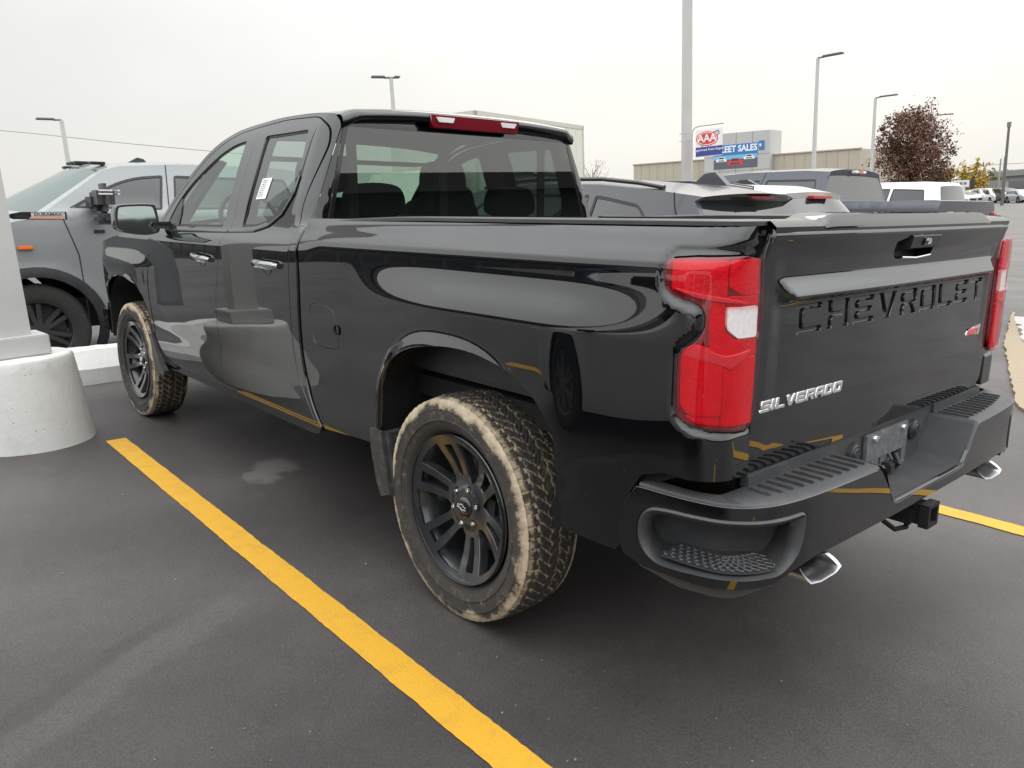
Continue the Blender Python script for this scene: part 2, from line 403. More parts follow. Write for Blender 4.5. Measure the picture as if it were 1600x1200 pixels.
def join(objs, name):
    """merge panel meshes that make up one part into one mesh (keeps custom normals)"""
    V=[];F=[];N=[];ms=[]
    for o in objs:
        me=o.data; b=len(V)
        nl=len(me.loops); cn=[0]*(3*nl); me.corner_normals.foreach_get('vector',cn); vn={}
        for li,l in enumerate(me.loops): vn.setdefault(l.vertex_index,(cn[3*li],cn[3*li+1],cn[3*li+2]))
        for i,v in enumerate(me.vertices): V.append(tuple(v.co)); N.append(vn.get(i,(0,0,1)))
        for q in me.polygons: F.append(tuple(i+b for i in q.vertices))
    par=objs[0].parent; m=objs[0].data.materials[0]
    me=bpy.data.meshes.new(name); me.from_pydata(V,[],F); me.materials.append(m)
    me.polygons.foreach_set('use_smooth',[True]*len(me.polygons)); me.normals_split_custom_set_from_vertices(N)
    for o in objs: bpy.data.objects.remove(o)
    return link(bpy.data.objects.new(name,me),par)

# ------------------------------------------------------------------ ground: a lot that slopes here and levels out further off
def Hw(x, y):
    """height of the ground in world axes"""
    n = RM @ Vector((0, 0, 1)); r = math.hypot(x-1, y); pl = -(n.x*x+n.y*y)/n.z; w = 1-sstep(13, 60, r)
    return pl*w + (-.35-.004*max(0, min(r, 200)-60))*(1-w)
def asphalt():
    m, n, l, b = nmat('asphalt')
    t = n.new('ShaderNodeTexCoord'); P = t.outputs['Object']
    def noi(s, d=5, r=.6):
        z = n.new('ShaderNodeTexNoise'); z.inputs['Scale'].default_value = s; z.inputs['Detail'].default_value = d; z.inputs['Roughness'].default_value = r
        l.new(P, z.inputs['Vector']); return z.outputs['Fac']
    def ramp(f, a, b_, ca, cb):
        r = n.new('ShaderNodeValToRGB'); l.new(f, r.inputs[0]); r.color_ramp.elements[0].position = a; r.color_ramp.elements[1].position = b_
        r.color_ramp.elements[0].color = (*ca, 1); r.color_ramp.elements[1].color = (*cb, 1); return r.outputs[0]
    def mul(a, b_, f=1, mode='MULTIPLY'):
        x = n.new('ShaderNodeMix'); x.data_type = 'RGBA'; x.blend_type = mode; x.inputs[0].default_value = f
        l.new(a, x.inputs[6]); l.new(b_, x.inputs[7]); return x.outputs[2]
    base = ramp(noi(.30, 7, .62), .32, .66, (.050, .0445, .0437), (.079, .0712, .0692))
    mid = ramp(noi(5, 8, .75), .3, .7, (.86, .86, .86), (1.13, 1.13, 1.13))
    fine = ramp(noi(150, 4, .8), .34, .66, (.60, .60, .60), (1.46, 1.46, 1.46))
    c = mul(mul(base, mid), fine)
    # pale grit and dark pits
    v = n.new('ShaderNodeTexVoronoi'); v.inputs['Scale'].default_value = 34; l.new(P, v.inputs['Vector'])
    g = ramp(v.outputs['Distance'], .03, .055, (.22, .21, .20), (0, 0, 0)); c = mul(c, g, 1, 'ADD')
    # faint drag marks and dusty tracks
    w = n.new('ShaderNodeTexWave'); w.inputs['Scale'].default_value = .22; w.inputs['Distortion'].default_value = 9; w.inputs['Detail'].default_value = 4; w.inputs['Detail Scale'].default_value = .6
    mpn = n.new('ShaderNodeMapping'); mpn.inputs['Rotation'].default_value = (0, 0, R(35)); l.new(P, mpn.inputs[0]); l.new(mpn.outputs[0], w.inputs['Vector'])
    c = mul(c, ramp(w.outputs['Fac'], .0, 1, (.86, .86, .86), (1.16, 1.16, 1.15)))
    # the dusty tyre track that leaves the picture at the lower left
    def dotn(v_, ):
        d = n.new('ShaderNodeVectorMath'); d.operation = 'DOT_PRODUCT'; l.new(P, d.inputs[0]); d.inputs[1].default_value = v_; return d.outputs['Value']
    def mth(op, a_, b_=None, c_=None):
        k = n.new('ShaderNodeMath'); k.operation = op
        for i, q in enumerate((a_, b_, c_)):
            if q is None: continue
            if isinstance(q, (int, float)): k.inputs[i].default_value = q
            else: l.new(q, k.inputs[i])
        return k.outputs[0]
    def band(nx, ny, off, half, u0, u1, gain):
        nonlocal c
        wob = mth('MULTIPLY_ADD', noi(2.5, 4), .16, -.08)
        d = mth('ABSOLUTE', mth('ADD', mth('SUBTRACT', dotn((nx, ny, 0)), off), wob)); u = dotn((-ny, nx, 0))
        mr = n.new('ShaderNodeMapRange'); mr.interpolation_type = 'SMOOTHSTEP'; l.new(d, mr.inputs[0]); mr.inputs[1].default_value = half; mr.inputs[2].default_value = half*.45
        mu = n.new('ShaderNodeMapRange'); mu.interpolation_type = 'SMOOTHSTEP'; l.new(u, mu.inputs[0]); mu.inputs[1].default_value = u0; mu.inputs[2].default_value = u1
        k = mth('MULTIPLY', mth('MULTIPLY', mr.outputs[0], mu.outputs[0]), mth('MULTIPLY_ADD', noi(7, 6, .7), 1.1, .1)); f = mth('MULTIPLY_ADD', k, gain, 1.0)
        x = n.new('ShaderNodeVectorMath'); x.operation = 'SCALE'; l.new(c, x.inputs[0]); l.new(f, x.inputs['Scale']); c = x.outputs[0]
    band(.88, .47, 1.28, .10, .80, 1.40, .42)      # dusty track at the lower left
    band(.88, .47, 1.40, .05, .9, 1.5, -.22)
    band(.30, .95, 2.55, .16, -9, -8, .16); band(.20, .98, -2.75, .22, -9, -8, .14); band(.95, -.30, -.9, .20, -9, -8, -.12); band(.05, 1.0, .25, .26, -9, -8, -.12)
    # the pale dried spill beside the truck
    wv = n.new('ShaderNodeTexNoise'); wv.inputs['Scale'].default_value = 7; wv.inputs['Detail'].default_value = 7; wv.inputs['Roughness'].default_value = .75; l.new(P, wv.inputs['Vector'])
    off = n.new('ShaderNodeVectorMath'); off.operation = 'MULTIPLY_ADD'; l.new(wv.outputs['Color'], off.inputs[0]); off.inputs[1].default_value = (.42, .42, 0); off.inputs[2].default_value = (-.21-1.98, -.21-.80, 0)
    pp = n.new('ShaderNodeVectorMath'); pp.operation = 'ADD'; l.new(P, pp.inputs[0]); l.new(off.outputs[0], pp.inputs[1])
    e1 = n.new('ShaderNodeVectorMath'); e1.operation = 'DOT_PRODUCT'; l.new(pp.outputs[0], e1.inputs[0]); e1.inputs[1].default_value = (3.4, -2.2, 0)
    e2 = n.new('ShaderNodeVectorMath'); e2.operation = 'DOT_PRODUCT'; l.new(pp.outputs[0], e2.inputs[0]); e2.inputs[1].default_value = (4.2, 6.0, 0)
    rr2 = mth('ADD', mth('MULTIPLY', e1.outputs['Value'], e1.outputs['Value']), mth('MULTIPLY', e2.outputs['Value'], e2.outputs['Value']))
    sm_ = n.new('ShaderNodeMapRange'); sm_.interpolation_type = 'SMOOTHSTEP'; l.new(rr2, sm_.inputs[0]); sm_.inputs[1].default_value = 1.15; sm_.inputs[2].default_value = .35; sm_.inputs[4].default_value = .85
    x = n.new('ShaderNodeMix'); x.data_type = 'RGBA'; l.new(sm_.outputs[0], x.inputs[0]); l.new(c, x.inputs[6]); x.inputs[7].default_value = (.165, .150, .142, 1); c = x.outputs[2]
    l.new(c, b.inputs['Base Color'])
    rr = n.new('ShaderNodeMapRange'); l.new(noi(1.2, 6), rr.inputs[0]); rr.inputs[1].default_value = .3; rr.inputs[2].default_value = .7; rr.inputs[3].default_value = .40; rr.inputs[4].default_value = .56
    l.new(rr.outputs[0], b.inputs['Roughness']); b.inputs['Specular IOR Level'].default_value = .4
    bp = n.new('ShaderNodeBump'); bp.inputs['Strength'].default_value = .55; bp.inputs['Distance'].default_value = .006; l.new(noi(190, 3, .75), bp.inputs['Height']); l.new(bp.outputs[0], b.inputs['Normal'])
    return m
ASPH = asphalt()
rings = [0]+[1.5*i for i in range(1, 11)]+[17.5, 20, 23, 27, 32, 38, 45, 54, 65, 80, 100, 130, 170, 230, 320, 500, 900, 1500]
V = [(1, 0, Hw(1, 0))]; F = []; NS = 96
for r in rings[1:]:
    for j in range(NS):
        a = 2*math.pi*j/NS; x, y = 1+r*math.cos(a), r*math.sin(a); V.append((x, y, Hw(x, y)))
for j in range(NS): F.append((0, 1+j, 1+(j+1) % NS))
for i in range(len(rings)-2):
    for j in range(NS):
        a = 1+i*NS+j; b = 1+i*NS+(j+1) % NS; F.append((a, a+NS, b+NS, b))
g = mesh_obj('asphalt_ground', V, F, ASPH, smooth=180); g['kind'] = 'structure'
YEL = mat('yellow_road_paint', (.64, .345, .020), .62, vscale=9, dirt=(.50, .27, .03), bump=.6, bscale=180, rvar=.08)
def stripe(name, pts, w, m=YEL, lift=.004):
    """a painted line on the lot, given in the truck frame as a centre line"""
    V = []; F = []
    c = dense(pts, .02, False)
    for i, p in enumerate(c):
        a, b = c[max(0, i-1)], c[min(len(c)-1, i+1)]; d = Vector((b[0]-a[0], b[1]-a[1])).normalized(); nn = Vector((-d.y, d.x))
        for s in (-1, 1):
            j = w/2+.0050*noise.noise(Vector((p[0]*7, p[1]*7, s*3)))+.0035*noise.noise(Vector((p[0]*45, p[1]*45, s*5)))
            q = Vector((p[0], p[1]))+nn*s*j; V.append((q.x, q.y, lift))
    for i in range(len(c)-1): F.append((2*i, 2*i+1, 2*i+3, 2*i+2))
    o = mesh_obj(name, V, F, m); o.matrix_world = RM4; o['kind'] = 'structure'; return o
stripe('parking_line', [(3.19, 1.288), (-3.2, 1.338)], .118)
stripe('parking_line', [(3.2, -1.42), (-3.0, -1.425)], .118)
for yy, xe in ((-4.17, -.22), (-6.95, 1.9), (-9.75, 1.9), (-12.5, 3.4)): stripe('parking_line', [(4.2+max(0, xe-1), yy), (xe, yy)], .115)
stripe('parking_line', [(3.2, 4.02), (-3.2, 4.06)], .118); stripe('parking_line', [(3.2, 6.78), (-3.2, 6.80)], .118)
# the pale spill beside the truck

STAIN = mat('dried_spill', (.118, .106, .101), .42, var=.35, vscale=30)

# loose grit lying on the lot near the viewer
V = []; F = []; rg = random.Random(21)
GR = mat('grit', (.20, .19, .175), .8, var=.5, vscale=3)
for i in range(900):
    a = rg.uniform(-1.75, .35); r = .9+7.5*rg.random()**1.5; x, y = -2.1+r*math.cos(a), 2.4+r*math.sin(a)
    s_ = rg.uniform(.0015, .0045)*(1.6 if rg.random() < .06 else 1); c = Vector((x, y, Hw(x, y)+s_*.5)); o = len(V)
    for d in ((1, 0, 0), (-.8, .3, 0), (0, 1, .1), (.1, -1, 0), (0, 0, .8), (0, 0, -.6)): V.append(c+Vector(d)*s_*rg.uniform(.7, 1.3))
    F += [(o+a_, o+b_, o+c2) for a_, b_, c2 in ((0, 2, 4), (2, 1, 4), (1, 3, 4), (3, 0, 4))]
o = mesh_obj('loose_grit', V, F, GR); o['kind'] = 'stuff'

# ------------------------------------------------------------------ the black pickup
T = thing('pickup_truck', 'gloss black pickup truck with tan mud on its tyres, tailgate towards the viewer', 'pickup truck', mw=RM4.copy())
Y_BED=pchip([.40,.48,.53,.60,.68,.78,.90,1.05,1.18,1.27,1.302,1.316,1.35,1.38,1.40],
            [.93,.958,.968,.972,.975,.982,.986,.988,.989,.9885,.9865,.9805,.960,.942,.926])
Y_CAB=pchip([.40,.48,.53,.60,.68,.78,.90,1.05,1.18,1.262,1.278,1.305,1.325,1.345,1.50,1.70,1.80,1.86],
            [.93,.958,.968,.972,.970,.978,.986,.990,.991,.990,.986,.969,.953,.940,.890,.818,.775,.735])
def flare(x,z,xc,A):
    zz=max(0.0,z-.395); n=2.5
    q=((abs(x-xc)/.505)**n+(zz/.60)**n)**(1/n)
    dx=x-xc
    sw=(1-sstep(1.105,1.250,z))*sstep(.70,.0,dx)*sstep(-.98,-.45,dx) if xc<1 else (1-sstep(1.07,1.20,z))*sstep(-.80,-.10,dx)*sstep(.8,.3,dx)
    return A*sw+.014*(1-sstep(.975,1.088,q))
def Yside(x,z,arc=True):
    w=sstep(.85,1.25,x)
    y=Y_BED(z)*(1-w)+Y_CAB(z)*w
    y+=flare(x,z,-.03,.036)+flare(x,z,3.745,.030)
    if x<-.55: y-=.018*sstep(-.55,-1.0,x)
    if x>4.1: y-=.30*((x-4.1)/.6)**2.2
    xa=1.205+.058*max(0,z-1.385)
    if arc and x<xa and z>1.34: y-=(.085-math.sqrt(max(0,.085**2-min(.0845,xa-x)**2)))*sstep(1.34,1.40,z)
    return y
SX,RC=.945,.095
def Pbed(s,z,o=0):
    if s<=SX: return (-s,Yside(-s,z,False)-o,z)
    Y=Yside(-SX,z,False); a=(s-SX)/RC
    if a<=math.pi/2: return (-SX-(RC-o)*math.sin(a),Y-o-(RC-o)*(1-math.cos(a)),z)
    return (-SX-RC+o,Y-RC-(s-SX-RC*math.pi/2),z)
def Pcab(x,z,o=0): return (x,Yside(x,z)-o,z)
def both(o, name=None):
    mirror_y(o, o.parent, name); return o
ARCH=[(.497,.50),(.492,.606),(.470,.79),(.385,.889),(.205,.965),(0,1.0),(-.17,1.0),(-.343,.959),(-.452,.888),(-.505,.82),(-.516,.786),(-.520,.54)]
ARCH=[ARCH[0]]+soft(ARCH,.08)[5:-5]+[ARCH[-1]]
ARCHR=[(x-.03,z) for x,z in ARCH]
TAIL=[(.885,1.278),(.884,1.306),(.901,1.326),(1.144,1.329),(1.163,1.29),(1.168,1.155),(1.164,.896),(1.045,.902),(.974,.914),(.944,.930),(.934,.956),(.933,1.071),(.943,1.102),(.977,1.123),(.996,1.153),(.996,1.195),(.978,1.213),(.919,1.226),(.893,1.243)]
TAILS=smooth_poly(TAIL,1)
FUEL=smooth_poly([(-.989,1.027),(-.965,1.050),(-.80,1.048),(-.76,1.00),(-.742,.90),(-.765,.868),(-.95,.868),(-.975,.90)],2)
bedo=[(-1.066,1.396),(-1.058,1.30),(-1.056,1.16),(-1.072,.95),(-1.076,.82),(-1.066,.705),(-1.03,.61),(-.985,.535),(-.955,.492),(-.72,.512)]
bedo+=[(-.467,.53)]+[(-x,z) for x,z in ARCHR[1:-1]]+[(.55,.54),(.56,.528),(.752,.515),(.775,.60),(.80,.70),(.835,.755),(.90,.774),(1.05,.772),(1.163,.768),(1.166,1.03),(1.168,1.27),(1.166,1.30),(1.153,1.33),(1.141,1.36),(1.123,1.396)]
def sink_tail(s,z):
    return Pbed(s,z)
TL=TAILS
def Pbody(s,z):
    if s<.80 or z<.84: return Pbed(s,z)
    d=min(seg_d2(s,z,TLd[i-1],TLd[i]) for i in range(len(TLd)))**.5
    return Pbed(s,z,.0085*(1-sstep(.004,.028,d)))
TLd=soft(TAIL,.04,.02,6)
bed=panel('bed_side',bedo,Pbody,PAINT,T,holes=[TL,FUEL],step=.0105,lip=((.0008,.0012),(.001,.018)),hole_lip=((-.0008,.0015),(-.001,.02)))
both(panel('fuel_door',[( (a+.868)*.968-.868,(b-.96)*.968+.96) for a,b in FUEL],Pbed,PAINT,T,step=.02,lip=((.0015,.0015),(.002,.01)))); 
bpy.data.objects.remove([o for o in T.children if o.name.startswith('fuel_door.')][0])
both(bed)
mb=MB(); mb.lathe([(0,-.0),(.017,.0),(.019,.003),(.021,.010)],20,'y',c=(.752,Yside(.752,.955,False)-.004,.955)); mb.obj('fuel_door_stop',DARK,T,60)
# tail lamps: dark housing, reflectors and a tinted outer lens
LENS=mat('tail_lens_red',(.52,.004,.018),.3,coat=.0,spec=.3,bump=.5,bscale=130,var=.12,vscale=18,coat_rough=.02)
LENSD=mat('tail_lens_dark_red',(.15,.003,.010),.10,coat=1,spec=.6,coat_rough=.02)
LENSW=mat('reversing_lens',(.72,.69,.69),.18,coat=1,spec=.7,var=.12,vscale=60)
def inset(poly,d):
    n=len(poly); A=sum(poly[i][0]*poly[(i+1)%n][1]-poly[(i+1)%n][0]*poly[i][1] for i in range(n)); sg=1 if A>0 else -1; o=[]
    for i in range(n):
        a,b,c=poly[i-1],poly[i],poly[(i+1)%n]
        t=Vector((c[0]-a[0],c[1]-a[1])).normalized(); o.append((b[0]-t.y*d*sg,b[1]+t.x*d*sg))
    return o
def Ptail(s,z,o=-.004): return Pbed(s,z,o)
lamp=panel('tail_lamp',inset(TL,.005),lambda s,z:Pbed(s,z,-.005),LENSD,T,step=.02,lip=((.002,.003),(.003,.02)))
def tl(poly,o,name,m,d=.006,sm=1,lip=None):
    return panel(name,soft(poly,.012,.005),lambda s,z:Pbed(s,z,o),m,lamp,step=.02,lip=lip or ((.002,.002),(.003,d)))
UPR=[(.915,1.312),(1.135,1.316),(1.150,1.20),(1.150,1.205),(1.045,1.21),(1.03,1.215),(.99,1.232),(.918,1.245)]
tl([(.912,1.311),(1.040,1.314),(1.041,1.226),(1.01,1.230),(.975,1.236),(.914,1.247)],-.010,'reflector',LENS)
tl([(1.046,1.314),(1.138,1.316),(1.146,1.27),(1.150,1.233),(1.08,1.236),(1.048,1.256)],-.008,'reflector',LENS)
tl([(1.047,1.231),(1.150,1.228),(1.152,1.210),(1.045,1.211)],-.007,'reflector',LENS,sm=0)
tl([(1.044,1.205),(1.150,1.203),(1.152,1.130),(1.075,1.133),(1.046,1.157)],-.009,'reversing_light',LENSW,sm=0)
tl([(1.008,1.222),(1.040,1.220),(1.040,1.152),(1.070,1.126),(1.152,1.122),(1.152,1.086),(1.046,1.086),(1.012,1.106)],-.008,'reflector',LENS,sm=0)
tl([(.980,1.116),(1.008,1.108),(1.041,1.082),(1.041,.944),(.975,.944),(.952,.965),(.950,1.085),(.962,1.106)],-.011,'reflector',LENS)
tl([(1.046,1.081),(1.152,1.081),(1.150,.912),(1.046,.918)],-.009,'reflector',LENS)
tl([(.965,.939),(1.041,.939),(1.041,.920),(.985,.926)],-.008,'reflector',LENS,sm=0)
LENSP=mat('tail_lens_highlight',(.52,.05,.07),.22,spec=.5)  # paler red put into the colour for the highlights on the sloping facets
tl([(.925,1.247),(.985,1.237),(1.035,1.228),(1.10,1.214),(1.035,1.220),(.985,1.229)],-.0125,'facet_highlight',LENSP,sm=0)
tl([(.955,1.092),(.985,1.112),(1.045,1.088),(1.13,1.098),(1.06,1.060),(1.03,1.074)],-.0125,'facet_highlight',LENSP,sm=0)
G_LAMP=glass('lamp_cover',(1.0,.64,.66),1.0,ior=1.5)
REV=[(1.042,1.207),(1.154,1.205),(1.154,1.128),(1.073,1.131),(1.044,1.156)]
panel('outer_lens',inset(TL,.005),lambda s,z:Pbed(s,z,-.016),G_LAMP,lamp,holes=[REV],step=.02,lip=((.001,.002),(.001,.009)))
lampR=mirror_y(lamp,T)
for c in [x for x in lamp.children]: mirror_y(c,lampR)
# tail-lamp recess backing, so no gap shows round the lens
both(panel('lamp_housing',TL,lambda s,z:Pbed(s,z,.02),DARK,T,step=.03,lip=None))

# doors
D1=[(3.170,.50),(3.186,.62),(3.193,.75),(3.183,.99),(3.115,1.155),(3.03,1.285),(3.00,1.345),(2.985,1.368),(2.80,1.517),(2.587,1.657),(2.485,1.715),(2.309,1.784),(2.137,1.823),(1.916,1.840),(1.884,1.781),(1.902,1.354),(1.912,1.33),(1.955,1.25),(2.032,1.066),(2.092,.89),(2.107,.68),(2.108,.50)]
W1=[(2.888,1.338),(2.012,1.345),(2.008,1.40),(1.994,1.780),(2.129,1.770),(2.292,1.732),(2.451,1.668),(2.635,1.580),(2.778,1.482),(2.875,1.390)]
D2=[(1.906,1.840),(1.874,1.781),(1.892,1.354),(1.902,1.33),(1.945,1.25),(2.022,1.066),(2.082,.89),(2.097,.68),(2.098,.50),(1.035,.50),(1.055,.53),(1.10,.60),(1.15,.66),(1.178,.74),(1.182,.90),(1.166,1.153),(1.150,1.30),(1.152,1.33),(1.180,1.412),(1.176,1.508),(1.165,1.617),(1.160,1.719),(1.176,1.792),(1.233,1.828),(1.286,1.839),(1.602,1.852)]
W2=[(1.778,1.349),(1.603,1.353),(1.478,1.380),(1.365,1.430),(1.290,1.510),(1.272,1.600),(1.287,1.700),(1.306,1.787),(1.762,1.789),(1.760,1.618)]
W2s=soft(W2,.06,.02)
W1s=soft(W1,.09); D1=soft(D1,.10,.006); D2=soft([(a+(.005 if i<9 else 0),b) for i,(a,b) in enumerate(D2)],.07,.006)
lipd=((.0008,.0012),(.001,.014))
def door(name,D,W,gl,step=.022):
    d=panel(name,D,Pcab,PAINT,T,holes=[W],step=step,lip=lipd,hole_lip=((-.001,.002),(-.001,.012)))
    g=panel('window',W,lambda x,z:Pcab(x,z,.010),gl,d,step=.06,lip=None)
    s=panel('window_seal',W,lambda x,z:Pcab(x,z,.0075),SEALM,d,holes=[inset(W,.012)],step=.06,lip=((0,.003),))
    return d
def curve_on(name,pts,r,m,parent,o=-.003,n=8,F=Pcab):
    c=dense(pts,.03,False); mb=MB(); mb.tube([F(x,z,o) for x,z in c],r,n); return mb.obj(name,m,parent)
HANDM=mat('handle_dark_chrome',(.42,.43,.44),.10,metal=1)
def handle(parent,x0,x1,z0,z1):
    cx=(x0+x1)/2; cz=(z0+z1)/2
    cup=[(cx+.052*math.cos(a*math.pi/12),cz-.004+.045*math.sin(a*math.pi/12)) for a in range(24)]
    h=panel('handle_cup',cup,lambda x,z:Pcab(x,z,-.0015+.012*max(0,1-((x-cx)**2+(z-cz+.004)**2)/.046**2)),DARK,parent,step=.01,lip=None)
    mb=MB()
    n=24; pts=[]
    for i in range(n+1):
        t=i/n; x=x0+(x1-x0)*t; z=z0+(z1-z0)*t; o=-.012-.022*math.sin(math.pi*min(1,max(0,(t-.0)/1)))**.5
        pts.append((x,z,o))
    V=[];F=[]
    for i,(x,z,o) in enumerate(pts):
        hh=.017 if 2<i<n-2 else .012
        p=Vector(Pcab(x,z,o)); q=Vector(Pcab(x,z,o+.014))
        for (dy,dz) in ((0,-hh),(0.004,-hh*.5),(.004,hh*.5),(0,hh),(-.014,hh),(-.014,-hh)): V.append((p.x,p.y+dy,p.z+dz))
    for i in range(n):
        for j in range(6): F.append((i*6+j,i*6+(j+1)%6,(i+1)*6+(j+1)%6,(i+1)*6+j))
    F.append(tuple(range(6))); F.append(tuple(range(n*6,n*6+6)))
    mb.add(V,F); return mb.obj('handle',HANDM,parent,40), h
d1=door('door',D1,W1s,G_SIDE); handle(d1,2.335,2.075,1.190,1.176)
d2=door('door',D2,W2s,G_SIDE2); handle(d2,1.515,1.245,1.192,1.186)
curve_on('beltline_trim',[(2.93,1.352),(2.86,1.324),(2.70,1.316),(2.012,1.325),(1.905,1.327)],.0065,DCHROME,d1)
curve_on('beltline_trim',[(1.895,1.327),(1.603,1.334),(1.46,1.360),(1.345,1.413),(1.268,1.500),(1.252,1.58)],.0065,DCHROME,d2)
# black sail panel that carries the mirror, price slip in the rear window
panel('mirror_sail',[(2.888,1.340),(2.70,1.342),(2.735,1.50),(2.778,1.478),(2.87,1.390)],lambda x,z:Pcab(x,z,.004),PLAST,d1,step=.05,lip=((0,.004),))
SLIP=mat('white_paper',(.78,.77,.75),.6); INK=mat('ink',(.05,.05,.06),.6)
slip=panel('window_sticker',[(1.668,1.580),(1.562,1.582),(1.582,1.484),(1.690,1.482)],lambda x,z:Pcab(x,z,.006),SLIP,d2,step=.05,lip=((0,.001),))
for i in range(9):
    z=1.570-.0093*i; mb=MB()
    for (a,b) in ((.0,.012),(.018,.050)) if i%2 else ((.0,.030),(.036,.05)):
        x=1.655+.0025*i; mb.prism([(x-a,z),(x-b,z),(x-b,z+.003),(x-a,z+.003)],Yside(1.62,z+.002)-.0052,Yside(1.62,z+.002)-.0047)
    mb.obj('print_line',INK,slip)
for d in (d1,d2):
    r=mirror_y(d,T)
    for c in list(d.children):
        if c.name.split('.')[0] in('window','window_seal','beltline_trim','handle','handle_cup','mirror_sail'): mirror_y(c,r)

# cab shell: rockers, pillars, roof rail round the door opening
hole=[(3.176,.494)]+[(x+.006,z) for x,z in D1[1:6]]+[(3.006,1.347),(2.990,1.373),(2.804,1.523),(2.590,1.663),(2.488,1.721),(2.311,1.790),(2.138,1.829),(1.915,1.846),(1.602,1.858),(1.285,1.845),(1.229,1.834),(1.170,1.797),(1.154,1.719),(1.159,1.617),(1.170,1.508),(1.174,1.415),(1.146,1.333),(1.144,1.30),(1.160,1.153),(1.176,.90),(1.172,.742),(1.145,.664),(1.095,.604),(1.05,.534),(1.026,.494)]
EDGE=[(1.155,1.846),(1.23,1.855),(1.45,1.868),(1.65,1.872),(1.918,1.863),(2.137,1.847),(2.32,1.808),(2.50,1.740),(2.61,1.680),(2.82,1.540),(3.02,1.392),(3.105,1.330)]
cabo=[(3.18,.435),(1.10,.435),(1.035,.45),(1.0,.487),(1.03,.545),(1.07,.61),(1.105,.70),(1.112,.82),(1.106,.95),(1.088,1.16),(1.090,1.30),(1.094,1.36),(1.124,1.385)]+[(1.130,1.42),(1.1405,1.6)]+EDGE+[(3.125,1.30),(3.12,1.18),(3.19,.992),(3.2,.75),(3.192,.62)]
cab=panel('cab',soft(cabo,.08,.004),Pcab,PAINT,T,holes=[soft(hole,.09,.006)],step=.02,lip=((.001,.001),(.001,.02)))
both(cab)
# what shows in the gaps behind the panels
inn=[(3.2,.46),(1.0,.46),(.93,.51),(.50,.54)]+[(x*1.06,z+.03) for x,z in ARCHR[2:-1]]+[(-.60,.60),(-1.0,.80),(-1.0,1.36),(1.15,1.36),(1.15,1.30),(3.1,1.30),(3.2,1.0)]
both(panel('inner_body',inn,lambda x,z:Pcab(x,z,.030),DARK,T,step=.08,lip=None))
for xa in (1.07,):
    mb=MB(); mb.box((1.02,-.93,.46),(1.12,.93,1.33)); mb.obj('cab_gap_filler',DARK,T)

# roof, windshield, hood in one sweep
def sweep(name,edge,crown,bow,m,parent,t0=-1,t1=1,nt=36,Yf=Yside,dz=0,power=2.0,roll=.0,sm=180):
    V=[];F=[]
    for i,(x,z) in enumerate(edge):
        Y=Yf(x,z)
        for j in range(nt+1):
            t=t0+(t1-t0)*j/nt; k=1-abs(t)**power
            e=max(0,(abs(t)-.90)/.10)
            V.append((x+bow[i]*(1-t*t),Y*t,z+crown[i]*k+dz-roll*e*e*0))
    for i in range(len(edge)-1):
        for j in range(nt):
            a=i*(nt+1)+j; F.append((a,a+1,a+nt+2,a+nt+1))
    o=mesh_obj(name,V,F,m,parent,smooth=sm)
    bm=bmesh.new(); bm.from_mesh(o.data); bmesh.ops.recalc_face_normals(bm,faces=bm.faces)
    up=sum((f.normal.z for f in bm.faces))
    if up<0: bmesh.ops.reverse_faces(bm,faces=bm.faces)
    bm.to_mesh(o.data); bm.free(); return o
def resample(pts,n):
    d=[0]
    for a,b in zip(pts,pts[1:]): d.append(d[-1]+math.dist(a,b))
    fs=[pchip(d,[p[k] for p in pts]) for k in range(len(pts[0]))]
    return [tuple(f(d[-1]*i/(n-1)) for f in fs) for i in range(n)]
er=resample(EDGE,60); er_roof=[p for p in er if p[0]<=2.42]; er_w=[p for p in er if p[0]>=2.38]
def cr_(x): return .052-.014*sstep(2.0,3.0,x)-.022*(1-sstep(1.12,1.30,x))
def bo_(x): return .05*sstep(2.0,2.4,x)+.26*sstep(2.3,3.1,x)
sweep('roof',er_roof,[cr_(p[0]) for p in er_roof],[bo_(p[0]) for p in er_roof],PAINT,T,power=2.6)
for sgn in (-1,1): sweep('a_pillar',er_w,[cr_(p[0]) for p in er_w],[bo_(p[0]) for p in er_w],PAINT,T,t0=sgn*.93,t1=sgn*1.0,nt=4,power=2.6)
sweep('windshield',er_w,[cr_(p[0]) for p in er_w],[bo_(p[0]) for p in er_w],G_WIND,T,t0=-.93,t1=.93,power=2.6,dz=-.004)
HE=[(3.06,1.318),(3.15,1.300),(3.5,1.283),(3.9,1.255),(4.25,1.205),(4.45,1.14),(4.56,1.05)]
he=resample(HE,30)
sweep('hood',he,[.070 for p in he],[.30*(1-sstep(3.0,3.9,p[0]))+.06 for p in he],PAINT,T,power=2.2,Yf=lambda x,z:Yside(x,min(z,1.28))-.012)
FEN=[(3.192,.50),(3.208,.62),(3.216,.75),(3.204,.985),(3.138,1.158),(3.07,1.268),(3.05,1.312)]+[(x,z+.002) for x,z in HE[1:]]+[(4.60,.90),(4.60,.62),(4.30,.55)]+[(3.745-x,z) for x,z in ARCH[::-1][1:-1]]+[(3.25,.50)]
FEN=[(3.192,.50),(3.208,.62),(3.216,.75),(3.204,.985),(3.138,1.158),(3.07,1.268),(3.05,1.308)]+[(x,z) for x,z in HE[1:]]+[(4.60,.90),(4.60,.62),(4.265,.54),(4.262,.62),(4.235,.79),(4.15,.889),(3.97,.965),(3.77,1.0),(3.60,.998),(3.43,.959),(3.32,.888),(3.262,.80),(3.248,.70),(3.243,.50)]
both(panel('fender',FEN,Pcab,PAINT,T,step=.025,lip=lipd))
